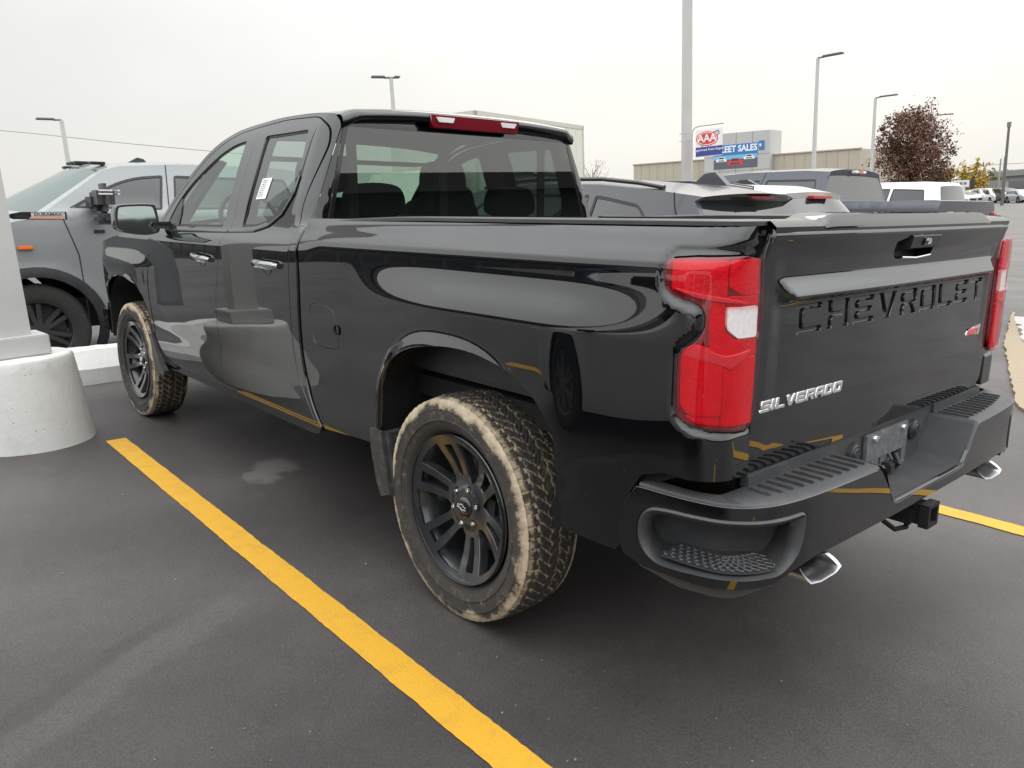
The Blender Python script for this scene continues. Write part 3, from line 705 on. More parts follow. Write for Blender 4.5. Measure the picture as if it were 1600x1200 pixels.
both(panel('fender_badge',[(3.285,1.075),(3.262,1.075),(3.262,.975),(3.285,.975)],lambda x,z:Pcab(x,z,-.004),DCHROME,T,step=.05,lip=((.002,.004),)))
# front end (out of the picture's sight): grille, lamps, bumper
mb=MB(); mb.prism([(4.50,.55),(4.62,.60),(4.66,.85),(4.62,1.10),(4.50,1.16)],-.80,.80); mb.obj('grille',PLAST,T)
mb=MB(); mb.box((4.50,-.93,.48),(4.72,.93,.72),bev=.04); mb.obj('front_bumper',PAINT,T)
for s in (-1,1):
    mb=MB(); mb.box((4.50,s*.80-.13,.90),(4.62,s*.80+.11,1.06),bev=.03); mb.obj('headlight',CHROME,T)

# cab rear wall, rear window
def Prear(y,z,o=0):
    Yc=Yside(1.3,z)-.052; d=Yc-abs(y); return (1.118+.058*(z-1.385)+o+.008*max(0,1-d/.036)**2, y, z)
zz=[1.30,1.38,1.45,1.55,1.65,1.75,1.80,1.846]
def yc(z): return Yside(1.128+.058*max(0,z-1.385),z)
co=[(yc(z)+(.0 if z<1.84 else -.002),z) for z in zz]
topc=[(co[-1][0]*t,1.846+.030*(1-abs(t)**2.6)) for t in (.9,.75,.5,.25,0,-.25,-.5,-.75,-.9)]
ro=co+topc+[(-a,b) for a,b in co[::-1]]
RW=soft([(.815,1.375),(.78,1.50),(.742,1.64),(.700,1.795),(.68,1.814),(-.68,1.814),(-.700,1.795),(-.742,1.64),(-.78,1.50),(-.815,1.375)],.04,.02)
cr0=panel('cab_rear_wall',ro,Prear,PAINT,T,holes=[RW],step=.03,lip=None,hole_lip=None)
RWi=inset(RW,.020)
panel('rear_window',RW,lambda y,z:Prear(y,z,-.003),G_REAR,T,step=.1,lip=None)
panel('window_frame',RW,lambda y,z:Prear(y,z,-.0045),GLOSSB,T,holes=[RWi],step=.1,lip=((0,.003),))
# roof-edge spoiler and the high brake light
V=[];F=[];prof=[(1.20,.008),(1.12,.004),(1.085,-.004),(1.068,-.018),(1.066,-.034),(1.078,-.050),(1.10,-.054),(1.130,-.054)]
ny=60
for j in range(ny+1):
    t=-1+2*j/ny; y=.715*t; zt=1.846+.030*(1-abs(t)**2.6)+.012; f=1-.55*sstep(.86,1.0,abs(t))
    for (x,dz) in prof: V.append((1.13+(x-1.13)*f+.012,y,zt+dz-.02*sstep(.9,1,abs(t))))
for j in range(ny):
    for i in range(len(prof)-1): a=j*len(prof)+i; F.append((a,a+1,a+1+len(prof),a+len(prof)))
mbs=MB(); mbs.add(V,F); mbs.obj('roof_spoiler',PAINT,T,50)
TB=panel('high_brake_light',smooth_poly([(.275,1.868),(-.275,1.868),(-.262,1.812),(.262,1.812)],0),lambda y,z:(1.071-.006*(1-(y/.3)**2),y,z),LENSD,T,step=.03,lip=((.002,.004),(.003,.03)))
for s in (-1,1): panel('cargo_light',[(s*.25,1.858),(s*.145,1.858),(s*.155,1.836),(s*.235,1.836)],lambda y,z:(1.062-.006*(1-(y/.3)**2),y,z),LENSW,TB,step=.02,lip=((.001,.004),))

# mirrors
def mirror():
    V=[];mb=MB()
    oy=lambda p:(p[0],p[1])
    sh=[(1.000,1.318),(1.012,1.450),(1.030,1.468),(1.205,1.462),(1.228,1.448),(1.236,1.345),(1.226,1.318),(1.10,1.288),(1.02,1.296)]
    cxm,czm=1.115,1.38
    rings=[(2.835,1.0),(2.855,1.03),(2.90,1.04),(2.96,.95),(3.0,.72),(3.015,.40)]
    n=len(smooth_poly(sh,2)); S=smooth_poly(sh,2)
    for x,k in rings:
        for y,z in S: V.append((x+.10*(y-1.1),cxm+(y-cxm)*k,czm+(z-czm)*k))
    F=[]
    for i in range(len(rings)-1):
        for j in range(n): F.append((i*n+j,i*n+(j+1)%n,(i+1)*n+(j+1)%n,(i+1)*n+j))
    F.append(tuple(range((len(rings)-1)*n,len(rings)*n)))
    mb.add(V,F)
    mb.box((2.80,.93,1.325),(2.92,1.06,1.365),bev=.012)
    h=mb.obj('side_mirror',PAINT,T,50)
    face=[(cxm+(y-cxm)*.90,czm+(z-czm)*.88) for y,z in S]
    MG,n_,l_,b_=nmat('mirror_glass'); b_.inputs['Metallic'].default_value=1; b_.inputs['Base Color'].default_value=(.30,.35,.335,1); b_.inputs['Roughness'].default_value=.03
    panel('mirror_frame',S,lambda y,z:(2.838+.10*(y-1.1),y,z),PLAST,h,holes=[face],step=.05,lip=((0,.004),),sgn=-1)
    panel('mirror_glass',face,lambda y,z:(2.842+.10*(y-1.1)+.08*(z-czm),y,z),MG,h,step=.05,lip=None,sgn=-1)
    panel('blind_spot_mirror',smooth_poly([(1.218,1.445),(1.150,1.446),(1.150,1.40),(1.215,1.40)],1),lambda y,z:(2.838+.10*(y-1.1)+.10*(z-czm)-.4*((y-1.18)**2+(z-1.42)**2),y,z),MG,h,step=.02,lip=((0,.002),),sgn=-1)
    r=mirror_y(h,T)
    for c in list(h.children): mirror_y(c,r)
mirror()

# bed rails, liner, tailgate
rail=[( -1.12,.0),(1.05,.0)]
def cap(sy):
    mb=MB(); V=[];F=[]; N=70
    pr=[(.003,.000),(.002,.010),(-.010,.015),(-.045,.015),(-.056,.008),(-.058,-.03)]
    for i in range(N+1):
        s=-1.05+(1.121+1.05)*i/N; P=Vector(Pbed(s,1.392)); Q=Vector(Pbed(s+.004,1.392)); tt=(Q-P); nn=Vector((tt.y,-tt.x,0)).normalized()
        if nn.y<0 and s<.9: nn=-nn
        if s>=.9 and nn.dot(Vector((-1,.5,0)))<0: nn=-nn
        zt=1.394-.018*sstep(.2,1.05,-s)
        for a,b in pr: q=P+nn*a; V.append((q.x,sy*q.y,zt+b))
    n=len(pr)
    for i in range(N):
        for j in range(n-1): F.append((i*n+j,i*n+j+1,(i+1)*n+j+1,(i+1)*n+j))
    F.append(tuple(range(N*n,N*n+n)))
    mb.add(V,F); mb.obj('bed_rail_cap',PLAST,T,50)
for s in (-1,1): cap(s)
mb=MB()
for s in (-1,1): mb.box((-1.02,s*.855-.006,.86),(1.04,s*.855+.006,1.395)); mb.box((-.55,min(s*.60,s*.849),.866),(.5,max(s*.60,s*.849),1.08),bev=.03)
mb.box((1.02,-.84,.86),(1.045,.84,1.38)); mb.box((-1.02,-.849,.84),(1.02,.849,.86)); mb.obj('bed_liner',PLAST,T)
X_TG=pchip([.768,.80,.90,.925,.95,1.00,1.085,1.12,1.190,1.199,1.207,1.214,1.236,1.258,1.265,1.30,1.345,1.368,1.380,1.398],
           [-1.030,-1.034,-1.036,-1.036,-1.035,-1.034,-1.033,-1.033,-1.031,-1.036,-1.062,-1.070,-1.056,-1.042,-1.039,-1.042,-1.056,-1.068,-1.064,-1.030])
X_TG0=pchip([.768,.80,.95,1.20,1.30,1.345,1.368,1.380,1.398],[-1.030,-1.035,-1.037,-1.038,-1.044,-1.056,-1.066,-1.062,-1.030])
def Ptg(y,z,o=0):
    a=abs(y); sh=.745-.35*(1.258-z) if 1.19<z<1.26 else .72
    k=1-sstep(.700,.750,a+ .6*max(0,1.258-z)*(1 if 1.20<z<1.258 else 0)) if z>1.19 else 1-sstep(.69,.75,a)
    x=X_TG0(z)*(1-k)+X_TG(z)*k
    return (x-.016*(1-(y/.8)**2)+o, y, z)
HP=smooth_poly([(.135,1.352),(-.155,1.356),(-.150,1.30),(-.12,1.288),(.10,1.284),(.13,1.30)],1)
TGO=[(.797,.770),(.797,1.30),(.790,1.345),(.783,1.396)]+[(.783-.1566*i,1.396) for i in range(1,10)]+[(-.783,1.396),(-.790,1.345),(-.797,1.30),(-.797,.770)]
def letters_of(txt,y0,y1,z0,z1,gap,t_,u_):
    n=len(txt); k=(y1-y0)/(n+gap*(n-1)); y=y0; o=[]
    for c in txt:
        out,hl=glyph(c,t_,u_); f=lambda p:(y+p[0]*k,z0+p[1]*(z1-z0)); o.append(([f(p) for p in out],[[f(p) for p in q] for q in hl])); y+=k*(1+gap)
    return o
LET=letters_of('CHEVROLET',.615,-.690,1.110,1.190,.20,.25,.21)
tg=panel('tailgate',TGO,Ptg,PAINT,T,holes=[HP]+[a for a,b in LET],step=.0125,edge=.012,lip=((.0015,.0015),(.002,.03)),hole_lip=((.0006,.0006),(.0056,.0068)))
for a,b in LET:
    panel('sunk_letter',a,lambda y,z:Ptg(y,z,.0066),PAINT,tg,step=.02,edge=.012,lip=None)
    for q in b: panel('letter_centre',q,Ptg,PAINT,tg,step=.02,edge=.012,lip=((.0006,.0008),(.0045,.0062)))
V=[];F=[];n=len(HP)
for o_ in (.004,.05):
    for q in HP: V.append(Ptg(q[0],q[1],o_))
for j in range(n): F.append((j,(j+1)%n,n+(j+1)%n,n+j))
F.append(tuple(range(n,2*n))); mb=MB(); mb.add(V,F); mb.obj('handle_pocket',PLAST,tg,40)
mb=MB(); mb.box((-1.01,-.78,.79),(-.95,.78,1.385)); mb.obj('tailgate_inner',PLAST,tg)
# spoiler cap along its top edge
V=[];F=[];pr=[(-1.064,1.376),(-1.066,1.390),(-1.050,1.404),(-1.00,1.408),(-.955,1.404),(-.950,1.38)];ny=64
for j in range(ny+1):
    y=-.792+1.584*j/ny; b=-.016*(1-(y/.8)**2); up=.016*(1-sstep(.52,.60,abs(y)))
    for i,(x,z) in enumerate(pr): V.append((x+b,y,z+(up if i>1 and i<5 else 0)))
for j in range(ny):
    for i in range(len(pr)-1): a=j*len(pr)+i; F.append((a,a+1,a+1+len(pr),a+len(pr)))
mb=MB(); mb.add(V,F); mb.obj('tailgate_cap',PAINT,tg,50)
# handle with the camera under its lip
mb=MB(); mb.prism([(-1.072,1.362),(-1.082,1.352),(-1.074,1.318),(-1.050,1.312),(-1.03,1.330),(-1.03,1.362)],-.150,.055); h=mb.obj('handle',PLAST,tg,30)
mb=MB(); mb.box((-1.085,-.075,1.325),(-1.07,-.02,1.350),bev=.004); mb.obj('camera_pod',GLOSSB,h)
mb=MB(); mb.lathe([(.001,0),(.009,0),(.009,.004),(.0,.004)],16,'x',c=(-1.089,-.048,1.337)); mb.obj('camera_lens',CHROME,h)
mb=MB(); mb.tube([(-1.066,.09,1.292),(-1.070,.0,1.288),(-1.066,-.11,1.293)],.004,8); mb.obj('handle_trim',CHROME,tg)
def word(txt,y0,y1,z0,z1,Fs,m,parent,name,h=.005,gap=.22,t=.2,u=.2,slant=0,lip=None,step=.02,wid=None):
    n=len(txt); wid=wid or {}; tot=sum(wid.get(c,1) for c in txt)+gap*(n-1); k=(y1-y0)/tot; y=y0; o=[]
    for c in txt:
        w=wid.get(c,1)*k; out,hl=glyph(c,t/wid.get(c,1) if c!='I' else .9,u)
        f=lambda p:(y+p[0]*w+slant*p[1]*(z1-z0)*(1 if y1>y0 else -1),z0+p[1]*(z1-z0))
        o.append(panel(name,[f(p) for p in out],Fs,m,parent,holes=[[f(p) for p in q] for q in hl],step=step,edge=.008,lip=lip or ((.0035,h*.8),(.004,h)),hole_lip=None)); y+=w+gap*k
    return o
SIL=mat('silver_badge',(.80,.80,.80),.18,metal=.9)
L2=word('SILVERADO',.768,.366,.924,.952,lambda y,z:Ptg(y,z,-.004),SIL,tg,'badge_letter',h=.003,gap=.16,t=.24,u=.22,slant=.35,lip=((.001,.001),(.0015,.004)),wid={'I':.35},step=.03)
REDB=mat('red_badge',(.55,.01,.015),.25,coat=1)
rs=panel('trim_badge',[(-.560,.985),(-.700,.978),(-.712,1.014),(-.640,1.008),(-.575,.998)],lambda y,z:Ptg(y,z,-.003),SIL,tg,step=.05,lip=((.001,.003),))
word('RST',-.585,-.690,.984,1.003,lambda y,z:Ptg(y,z,-.005),REDB,rs,'badge_letter',h=.002,gap=.2,t=.26,u=.24,slant=.3,step=.03)

# rear bumper
BP=[(-.80,.972),(-.94,.963),(-1.05,.940),(-1.115,.885),(-1.15,.80),(-1.165,.70),(-1.175,.50),(-1.18,.25),(-1.181,0),(-1.18,-.25),(-1.175,-.50),(-1.165,-.70),(-1.15,-.80),(-1.115,-.885),(-1.05,-.940),(-.94,-.963),(-.80,-.972)]
_bs=[0]
for a,b in zip(BP,BP[1:]): _bs.append(_bs[-1]+math.dist(a,b))
BM=_bs[8]; bx=pchip(_bs,[a[0] for a in BP]); by=pchip(_bs,[a[1] for a in BP])
def bn(s):
    h=1e-3; tx,ty=bx(s+h)-bx(s-h),by(s+h)-by(s-h); L=math.hypot(tx,ty); nx,ny=ty/L,-tx/L
    return (nx,ny) if (nx*(bx(s)+.3)+ny*by(s))>0 else (-nx,-ny)
def Pb(s,z,o=0):
    nx,ny=bn(s); k=.012-.36*(z-.66)**2-o
    return (bx(s)+nx*k,by(s)+ny*k,z)
def sm(v): return 2*BM-v
POCK=soft([(.030,.575),(.028,.613),(.040,.650),(.068,.678),(.12,.687),(.225,.691),(.300,.693),(.375,.692),(.436,.693),(.485,.695),(.500,.684),(.500,.637),(.487,.585),(.455,.552),(.418,.532),(.326,.530),(.253,.530),(.15,.523),(.095,.521),(.055,.540)],.03,.014)
NTt,NTb=.36,.262
def s_at(y):
    lo,hi=0.0,BM
    for _ in range(40):
        m_=(lo+hi)/2
        if by(m_)>y: lo=m_
        else: hi=m_
    return lo
sT,sB=s_at(NTt),s_at(NTb)
half=[(.022,.718),(-.012,.668),(-.030,.615),(-.030,.55),(-.012,.515),(.05,.500),(.24,.502),(.40,.512),(.47,.535),(.56,.553),(.80,.556),(BM,.556)]
top=[(BM,.596),(sB+.01,.596),(sB,.602),(sT,.716),(sT-.012,.722),(.5,.724),(.25,.722),(.05,.720)]
full=half[:-1]+[(sm(a),b) for a,b in half[::-1][1:]]+[(sm(a),b) for a,b in top[::-1]][:-1]+top
POCKR=[(sm(a),b) for a,b in POCK]
bump=panel('rear_bumper',full,Pb,PAINT,T,holes=[POCK,POCKR],step=.02,lip=((.002,.002),(.003,.015)),hole_lip=((-.001,.002),(-.001,.012)))
# corner steps: a lip, a deep pocket, a ribbed tread
def pocket(P,sg):
    n=len(P); V=[];F=[]
    cs=sum(p[0] for p in P)/n; cz=sum(p[1] for p in P)/n
    layers=[(0,.002,1.0),(.012,-.004,.97),(.022,.01,.93),(.05,.06,.88),(.075,.12,.84)]
    P2=P
    for (ins,dep,k) in ((0,.004,1),(.008,-.004,1),(.020,.004,1),(.026,.03,1),(.034,.10,1)):
        Q=inset(P2,ins) if ins else P2
        Q=[(a,(b if b0>.60 else b0+(b-b0)*.22)) for (a,b),(a0,b0) in zip(Q,P2)]
        for s,z in Q:
            s=min(max(s,-.03),2*BM+.03); V.append(Pb(s,z,dep) if dep<.05 else tuple(Vector(Pb(s,z,.03))+Vector((.05,-.06*sg,.004))*((dep-.03)/.07)*1.3))
    L=5
    for i in range(L-1):
        for j in range(n): F.append((i*n+j,i*n+(j+1)%n,(i+1)*n+(j+1)%n,(i+1)*n+j))
    F.append(tuple(range((L-1)*n,L*n)))
    mb=MB(); mb.add(V,F); o=mb.obj('step_pocket',PLASTG,bump,50); return o
pk=pocket(POCK,1); pk2=pocket(POCKR,-1)
# step floor
ALU2=mat('worn_grip',(.16,.165,.17),.35,metal=.5)
def tread(sg):
    mb=MB(); z0=.5485
    fl=[]
    ss=[.095+.35*i/16 for i in range(17)]
    outer=[Pb(s,.54,.012) for s in ss]; inner=[Pb(s,.54,.115+.03*math.sin(math.pi*i/16)) for i,s in enumerate(ss)]
    V=[(a[0],sg*a[1],z0-.006) for a in outer]+[(a[0],sg*a[1],z0) for a in inner]; F=[(i,i+1,18+i,17+i) for i in range(16)]
    mb.add(V,F); fo=mb.obj('step_floor',PLASTG,bump,60)
    mb=MB()
    for i in range(15):
        for j in range(5):
            s=.105+.0235*i+.0118*(j%2); d=.024+.019*j
            if d>.115+.03*math.sin(math.pi*i/15)-.008: continue
            c=Vector(Pb(s,.54,d)); c.z=z0+.0005; nx,ny=bn(s)
            t=Vector((-ny,nx,0)); nn=Vector((nx,ny,0)); w=.0100
            pts=[c+t*w*.9+nn*w*.5,c+t*w*.2+nn*w*.7,c-t*w*.1-nn*w*.1,c-t*w*.8-nn*w*.5]
            mb.tube([(q.x,sg*q.y,q.z) for q in pts],.0022,6)
    mb.obj('step_grip',ALU2,bump,60)
tread(1); tread(-1)
# lower valance
both(panel('lower_valance',[(.01,.520),(.10,.512),(.40,.520),(.40,.500),(.30,.474),(.15,.470),(.03,.490)],lambda s,z:Pb(s,z,.012),PLASTG,bump,step=.04,lip=((.003,.003),(.003,.02))))
# step pads on top with ribs
def pad(sg):
    mb=MB(); V=[];F=[];N=40
    s0,s1=.03,sT-.004
    for i in range(N+1):
        s=s0+(s1-s0)*i/N; o=Vector(Pb(s,.722,.004)); 
        wdt=.045+.085*sstep(.18,.36,s)
        nx,ny=bn(s)
        ix=min(o.x-nx*wdt*1.0,0); inn_=Vector((o.x-nx*wdt,o.y-ny*wdt,0))
        if s>.34: inn_=Vector((-1.022,o.y,0))
        elif s>.18:
            k=sstep(.18,.34,s); inn_=inn_*(1-k)+Vector((-1.022,by(.34)+(by(.34)-by(s))*0+ (o.y-by(.34))*.6,0))*k
        prof=[(0,.716),(.0,.725),(.06,.731),(.94,.733),(1.0,.728),(1.0,.66)]
        for t,z in prof: V.append((o.x+(inn_.x-o.x)*t,sg*(o.y+(inn_.y-o.y)*t),z))
    for i in range(N):
        for j in range(5): a=i*6+j; F.append((a,a+1,a+7,a+6))
    a=N*6; F.append(tuple(range(a,a+6)))
    mb.add(V,F); p=mb.obj('step_pad',PLASTG,bump,50)
    mb=MB()
    for k in range(11):
        y=.385+.042*k
        mb.box((-1.150+.0008*k*k*.5,sg*y-.006,.728),(-1.048,sg*y+.006,.7385),bev=.003)
        V=[]
    mb.obj('pad_ribs',PLASTG,p,40)
pad(1); pad(-1)
for s_ in (-1,1): mb=MB(); mb.box((-1.040,min(s_*.362,s_*.80),.728),(-1.015,max(s_*.362,s_*.80),.764),bev=.004); mb.obj('sill_strip',PLASTG,bump,30)
# centre notch: sloping cheeks, shelf, back wall
mb=MB()
prof=[(NTt,.731),(NTt-.008,.731),(NTt-.02,.722),(NTb+.015,.615),(NTb-.01,.600),(NTb-.04,.597),(0,.597)]
prof=prof+[(-a,b) for a,b in prof[::-1][1:]]
V=[];F=[];n=len(prof)
for x0 in (-1.192,-1.188,-1.18,-1.10,-1.03):
    for y,z in prof: V.append((x0,y,z+(.0 if x0>-1.19 else -.006)))
for i in range(4):
    for j in range(n-1): a=i*n+j; F.append((a,a+1,a+1+n,a+n))
F2=[]
for q in F: F2.append(q)
mb.add(V,F2)
nt=mb.obj('license_recess',PLASTG,bump,50)
mb=MB(); mb.box((-1.032,-.36,.66),(-1.012,.36,.765)); mb.box((-1.032,-.36,.588),(-1.012,-.115,.66)); mb.box((-1.032,.10,.588),(-1.012,.36,.66)); mb.obj('recess_wall',PLASTG,nt)
mb=MB(); mb.box((-1.046,-.15,.652),(-1.0325,.15,.745),bev=.004); mb.box((-1.044,.05,.600),(-1.0325,.10,.66)); mb.box((-1.044,-.03,.612),(-1.0325,.035,.655)); mb.box((-1.044,-.15,.60),(-1.0325,-.12,.66)); pb=mb.obj('plate_bracket',mat('bracket_grey',(.10,.105,.11),.5,var=.4,vscale=40,dirt=(.22,.22,.21)),nt)
for y in (.10,-.105):
    mb=MB(); mb.lathe([(.0,-.009),(.008,-.009),(.011,-.003),(.011,0)],12,'x',c=(-1.046,y,.728)); mb.box((-1.052,y-.028,.724),(-1.046,y-.013,.732)); mb.obj('plate_screw',SIL,pb)
mb=MB(); mb.tube([(-1.04,-.02,.66),(-1.06,-.01,.64),(-1.05,.0,.60)],.006,8); mb.tube([(-1.05,-.055,.65),(-1.07,-.05,.62),(-1.045,-.06,.595)],.008,8); mb.box((-1.075,-.01,.60),(-1.035,.03,.635),bev=.006); mb.obj('trailer_wiring',PLAST,nt)
for y in (.215,-.215):
    mb=MB(); mb.lathe([(0,-.020),(.018,-.020),(.020,-.016),(.026,-.016),(.029,-.012),(.036,-.010),(.038,0)],28,'x',c=(-1.032,y,.70)); mb.obj('lamp_knob',PLAST,nt)
mb=MB(); mb.box((-1.14,-.318,.655),(-1.115,-.308,.668)); mb.obj('sensor_clip',SIL,nt)
# parking sensors
for s in (s_at(.66),sm(s_at(.66))):
    pass
# hitch receiver
mb=MB(); o_,i_=.036,.026
def sqtube(x0,x1,cy,cz,o_,i_):
    V=[];F=[]
    for x in (x0,x1):
        for r in (o_,i_):
            for a,b in ((-1,-1),(1,-1),(1,1),(-1,1)): V.append((x,cy+a*r,cz+b*r))
    for k in range(4):
        j=(k+1)%4; F+=[(k,j,8+j,8+k),(4+k,4+j,12+j,12+k),(k,j,4+j,4+k)]
    F.append((12,13,14,15)); return V,F
V,F=sqtube(-1.200,-.95,.0,.495,.032,.025); mb.add(V,F); V,F=sqtube(-1.210,-1.18,.0,.495,.038,.026); mb.add(V,F)
mb.box((-1.12,-.60,.50),(-1.04,.60,.56)); mb.tube([(-1.10,.10,.47),(-1.13,.08,.445),(-1.14,.02,.44),(-1.12,-.03,.45)],.008,8); mb.box((-1.16,.034,.46),(-1.08,.046,.51)); mb.obj('hitch_receiver',DARK,T,30)
# exhaust tips
for sg in (1,-1):
    mb=MB(); V=[];F=[]
    sec=smooth_poly([(-.080,-.018),(.080,-.018),(.086,.0),(.074,.019),(-.074,.019),(-.086,.0)],1); n=len(sec)
    for x,k in ((-.93,.9),(-1.10,1.0),(-1.165,1.0),(-1.160,.86),(-.98,.8)):
        for a,b in sec: V.append((x-.10*(b+.02)*(-1 if x<-1.0 else 0)+(.03*(b/.024) if x<-1.0 else 0),sg*(.615+a*k),.495+b*k))
    for i in range(4):
        for j in range(n): F.append((i*n+j,i*n+(j+1)%n,(i+1)*n+(j+1)%n,(i+1)*n+j))
    mb.add(V,F); mb.obj('exhaust_tip',ALU,T,40)

# wheels
TREADM=mat('tyre_rubber',(.024,.023,.022),.62,var=.35,vscale=40,dirt=(.05,.045,.04))
def mudm():
    m,n,l,b=nmat('tyre_mud'); b.inputs['Roughness'].default_value=.9
    a=n.new('ShaderNodeAttribute'); a.attribute_name='mud'
    t=n.new('ShaderNodeTexCoord'); z=n.new('ShaderNodeTexNoise'); z.inputs['Scale'].default_value=28; z.inputs['Detail'].default_value=6; z.inputs['Roughness'].default_value=.75; l.new(t.outputs['Object'],z.inputs['Vector'])
    sx=n.new('ShaderNodeSeparateXYZ'); l.new(t.outputs['Object'],sx.inputs[0]); cm=n.new('ShaderNodeCombineXYZ'); l.new(sx.outputs['X'],cm.inputs[0]); l.new(sx.outputs['Z'],cm.inputs[1])
    ln=n.new('ShaderNodeVectorMath'); ln.operation='LENGTH'; l.new(cm.outputs[0],ln.inputs[0])
    # mud caked on the shoulder: thick at the edge, thinning and breaking up down the sidewall
    zb=n.new('ShaderNodeTexNoise'); zb.inputs['Scale'].default_value=9; zb.inputs['Detail'].default_value=3; l.new(t.outputs['Object'],zb.inputs['Vector'])
    zo=n.new('ShaderNodeMath'); zo.operation='MULTIPLY_ADD'; l.new(zb.outputs['Fac'],zo.inputs[0]); zo.inputs[1].default_value=.085; l.new(ln.outputs['Value'],zo.inputs[2])
    ra=n.new('ShaderNodeMapRange'); l.new(zo.outputs[0],ra.inputs[0]); ra.inputs[1].default_value=.398; ra.inputs[2].default_value=.434; ra.inputs[3].default_value=.30; ra.inputs[4].default_value=.86
    ab=n.new('ShaderNodeMath'); ab.operation='ABSOLUTE'; l.new(sx.outputs['Y'],ab.inputs[0])
    gt=n.new('ShaderNodeMath'); gt.operation='GREATER_THAN'; l.new(ab.outputs[0],gt.inputs[0]); gt.inputs[1].default_value=.1042
    sw=n.new('ShaderNodeMath'); sw.operation='MULTIPLY'; l.new(ra.outputs[0],sw.inputs[0]); l.new(gt.outputs[0],sw.inputs[1])
    am=n.new('ShaderNodeMath'); am.operation='MAXIMUM'; l.new(a.outputs['Fac'],am.inputs[0]); l.new(sw.outputs[0],am.inputs[1])
    s=n.new('ShaderNodeMath'); s.operation='ADD'; l.new(am.outputs[0],s.inputs[0])
    s0=n.new('ShaderNodeMath'); s0.operation='MULTIPLY_ADD'; l.new(z.outputs['Fac'],s0.inputs[0]); s0.inputs[1].default_value=1.25; s0.inputs[2].default_value=-.625; l.new(s0.outputs[0],s.inputs[1])
    r=n.new('ShaderNodeValToRGB'); l.new(s.outputs[0],r.inputs[0]); e=r.color_ramp.elements
    e[0].position=.30; e[0].color=(.040,.037,.034,1); e[1].position=.55; e[1].color=(.27,.215,.15,1); x=e.new(.45); x.color=(.075,.06,.045,1); x=e.new(.75); x.color=(.43,.355,.25,1); x=e.new(1.0); x.color=(.56,.48,.36,1)
    l.new(r.outputs[0],b.inputs['Base Color'])
    bp=n.new('ShaderNodeBump'); bp.inputs['Strength'].default_value=.5; bp.inputs['Distance'].default_value=.003; l.new(s.outputs[0],bp.inputs['Height']); l.new(bp.outputs[0],b.inputs['Normal']); return m
MUDM=mudm()
def hexd(u,v):
    """distance to the nearest edge of a hexagon tiling of unit size"""
    best=[9,9]
    for i in range(int(u/1.5)-1,int(u/1.5)+3):
        for j in range(int(v/1.732)-1,int(v/1.732)+3):
            cx=i*1.5; cy=j*1.732+(.866 if i%2 else 0); d=math.hypot(u-cx,v-cy)
            if d<best[0]: best=[d,best[0]]
            elif d<best[1]: best[1]=d
    return best[1]-best[0]
def tyre_mesh():
    # y outward; profile from inner bead over the tread to the outer bead
    RT_=.410; NC=420; NW=44
    V=[];F=[];mud=[]
    side=[(.262,.055),(.270,.078),(.290,.100),(.305,.108),(.3195,.114),(.321,.1175),(.325,.1180),(.327,.1155),(.350,.1185),(.358,.1190),(.3595,.1205),(.3635,.1205),(.365,.118),(.372,.117),(.380,.1145),(.388,.111),(.393,.108)]
    prof=[(r,-y) for r,y in side]
    for i in range(NW+1):
        t=-1+2*i/NW; y=.104*t; prof.append((RT_-.003-.013*abs(t)**4-(.004 if abs(t)>.99 else 0),y))
    prof+=[(r,y) for r,y in side[::-1]]
    L=len(prof); ns=len(side)
    for j in range(NC):
        a=2*math.pi*j/NC; ca,sa_=math.cos(a),math.sin(a)
        for i,(r,y) in enumerate(prof):
            m=0; rr=r
            if ns<=i<=ns+NW:
                t=abs(y)/.104; arc=a*RT_
                g=0
                if t>.66:
                    ph=(a/(2*math.pi)*66+(.5 if y<0 else 0)+.10*math.sin(t*8))%1
                    g=max(g,1 if ph<.13 else 0)
                    ph2=(a/(2*math.pi)*66*1)%1
                    if .5<ph2<.55 and t<.86: g=max(g,.45)
                zz_=.62+.035*(1 if ((a/(2*math.pi)*66)%1)<.5 else -1)
                if abs(t-zz_)<.030: g=1
                if t<.60:
                    n66=a/(2*math.pi)*60; tri=abs((n66%1)*2-1)-.5; yy=y+.009*tri; rib=0
                    for yc_ in (-.021,.021):
                        if abs(yy-yc_)<.0024: g=1
                        if yy>yc_: rib+=1
                    sk=(22 if rib!=1 else -26)
                    ph=(n66+y*sk+rib*.37)%1
                    if ph<.15: g=1
                    elif .53<ph<.59: g=max(g,.5)
                rr=r-.0085*g; nz_=noise.noise(Vector((ca*4,sa_*4,y*14)))
                m=.82 if g>.8 else (.20+.30*max(0,nz_))
                if t>.80: m=max(m,.34+.55*(noise.noise(Vector((ca*5,sa_*5,3)))*.9+.5)*sstep(.74,.93,t))
                if y<0 and t>.8: m*=.7
            elif i>ns+NW or i<ns:
                m=0
                # shoulder lugs
                if r>.372:
                    ph=(a/(2*math.pi)*66)%1
                    if ph>.15: rr=r+ .003
            V.append((rr*ca,y,rr*sa_)); mud.append(m)
    for j in range(NC):
        k=(j+1)%NC
        for i in range(L-1): F.append((j*L+i,j*L+i+1,k*L+i+1,k*L+i))
    me=bpy.data.meshes.new('tyre'); me.from_pydata(V,[],F); me.materials.append(MUDM)
    at=me.attributes.new('mud','FLOAT','POINT'); at.data.foreach_set('value',mud)
    me.polygons.foreach_set('use_smooth',[True]*len(me.polygons)); me.set_sharp_from_angle(angle=R(40))
    bm=bmesh.new(); bm.from_mesh(me); bmesh.ops.recalc_face_normals(bm,faces=bm.faces); bm.to_mesh(me); bm.free(); me.set_sharp_from_angle(angle=R(40)); return me
def polar(r,deg,off=0):
    """a point at radius r, shifted sideways by off"""
    a=R(deg); return (r*math.cos(a)-off*math.sin(a), r*math.sin(a)+off*math.cos(a))
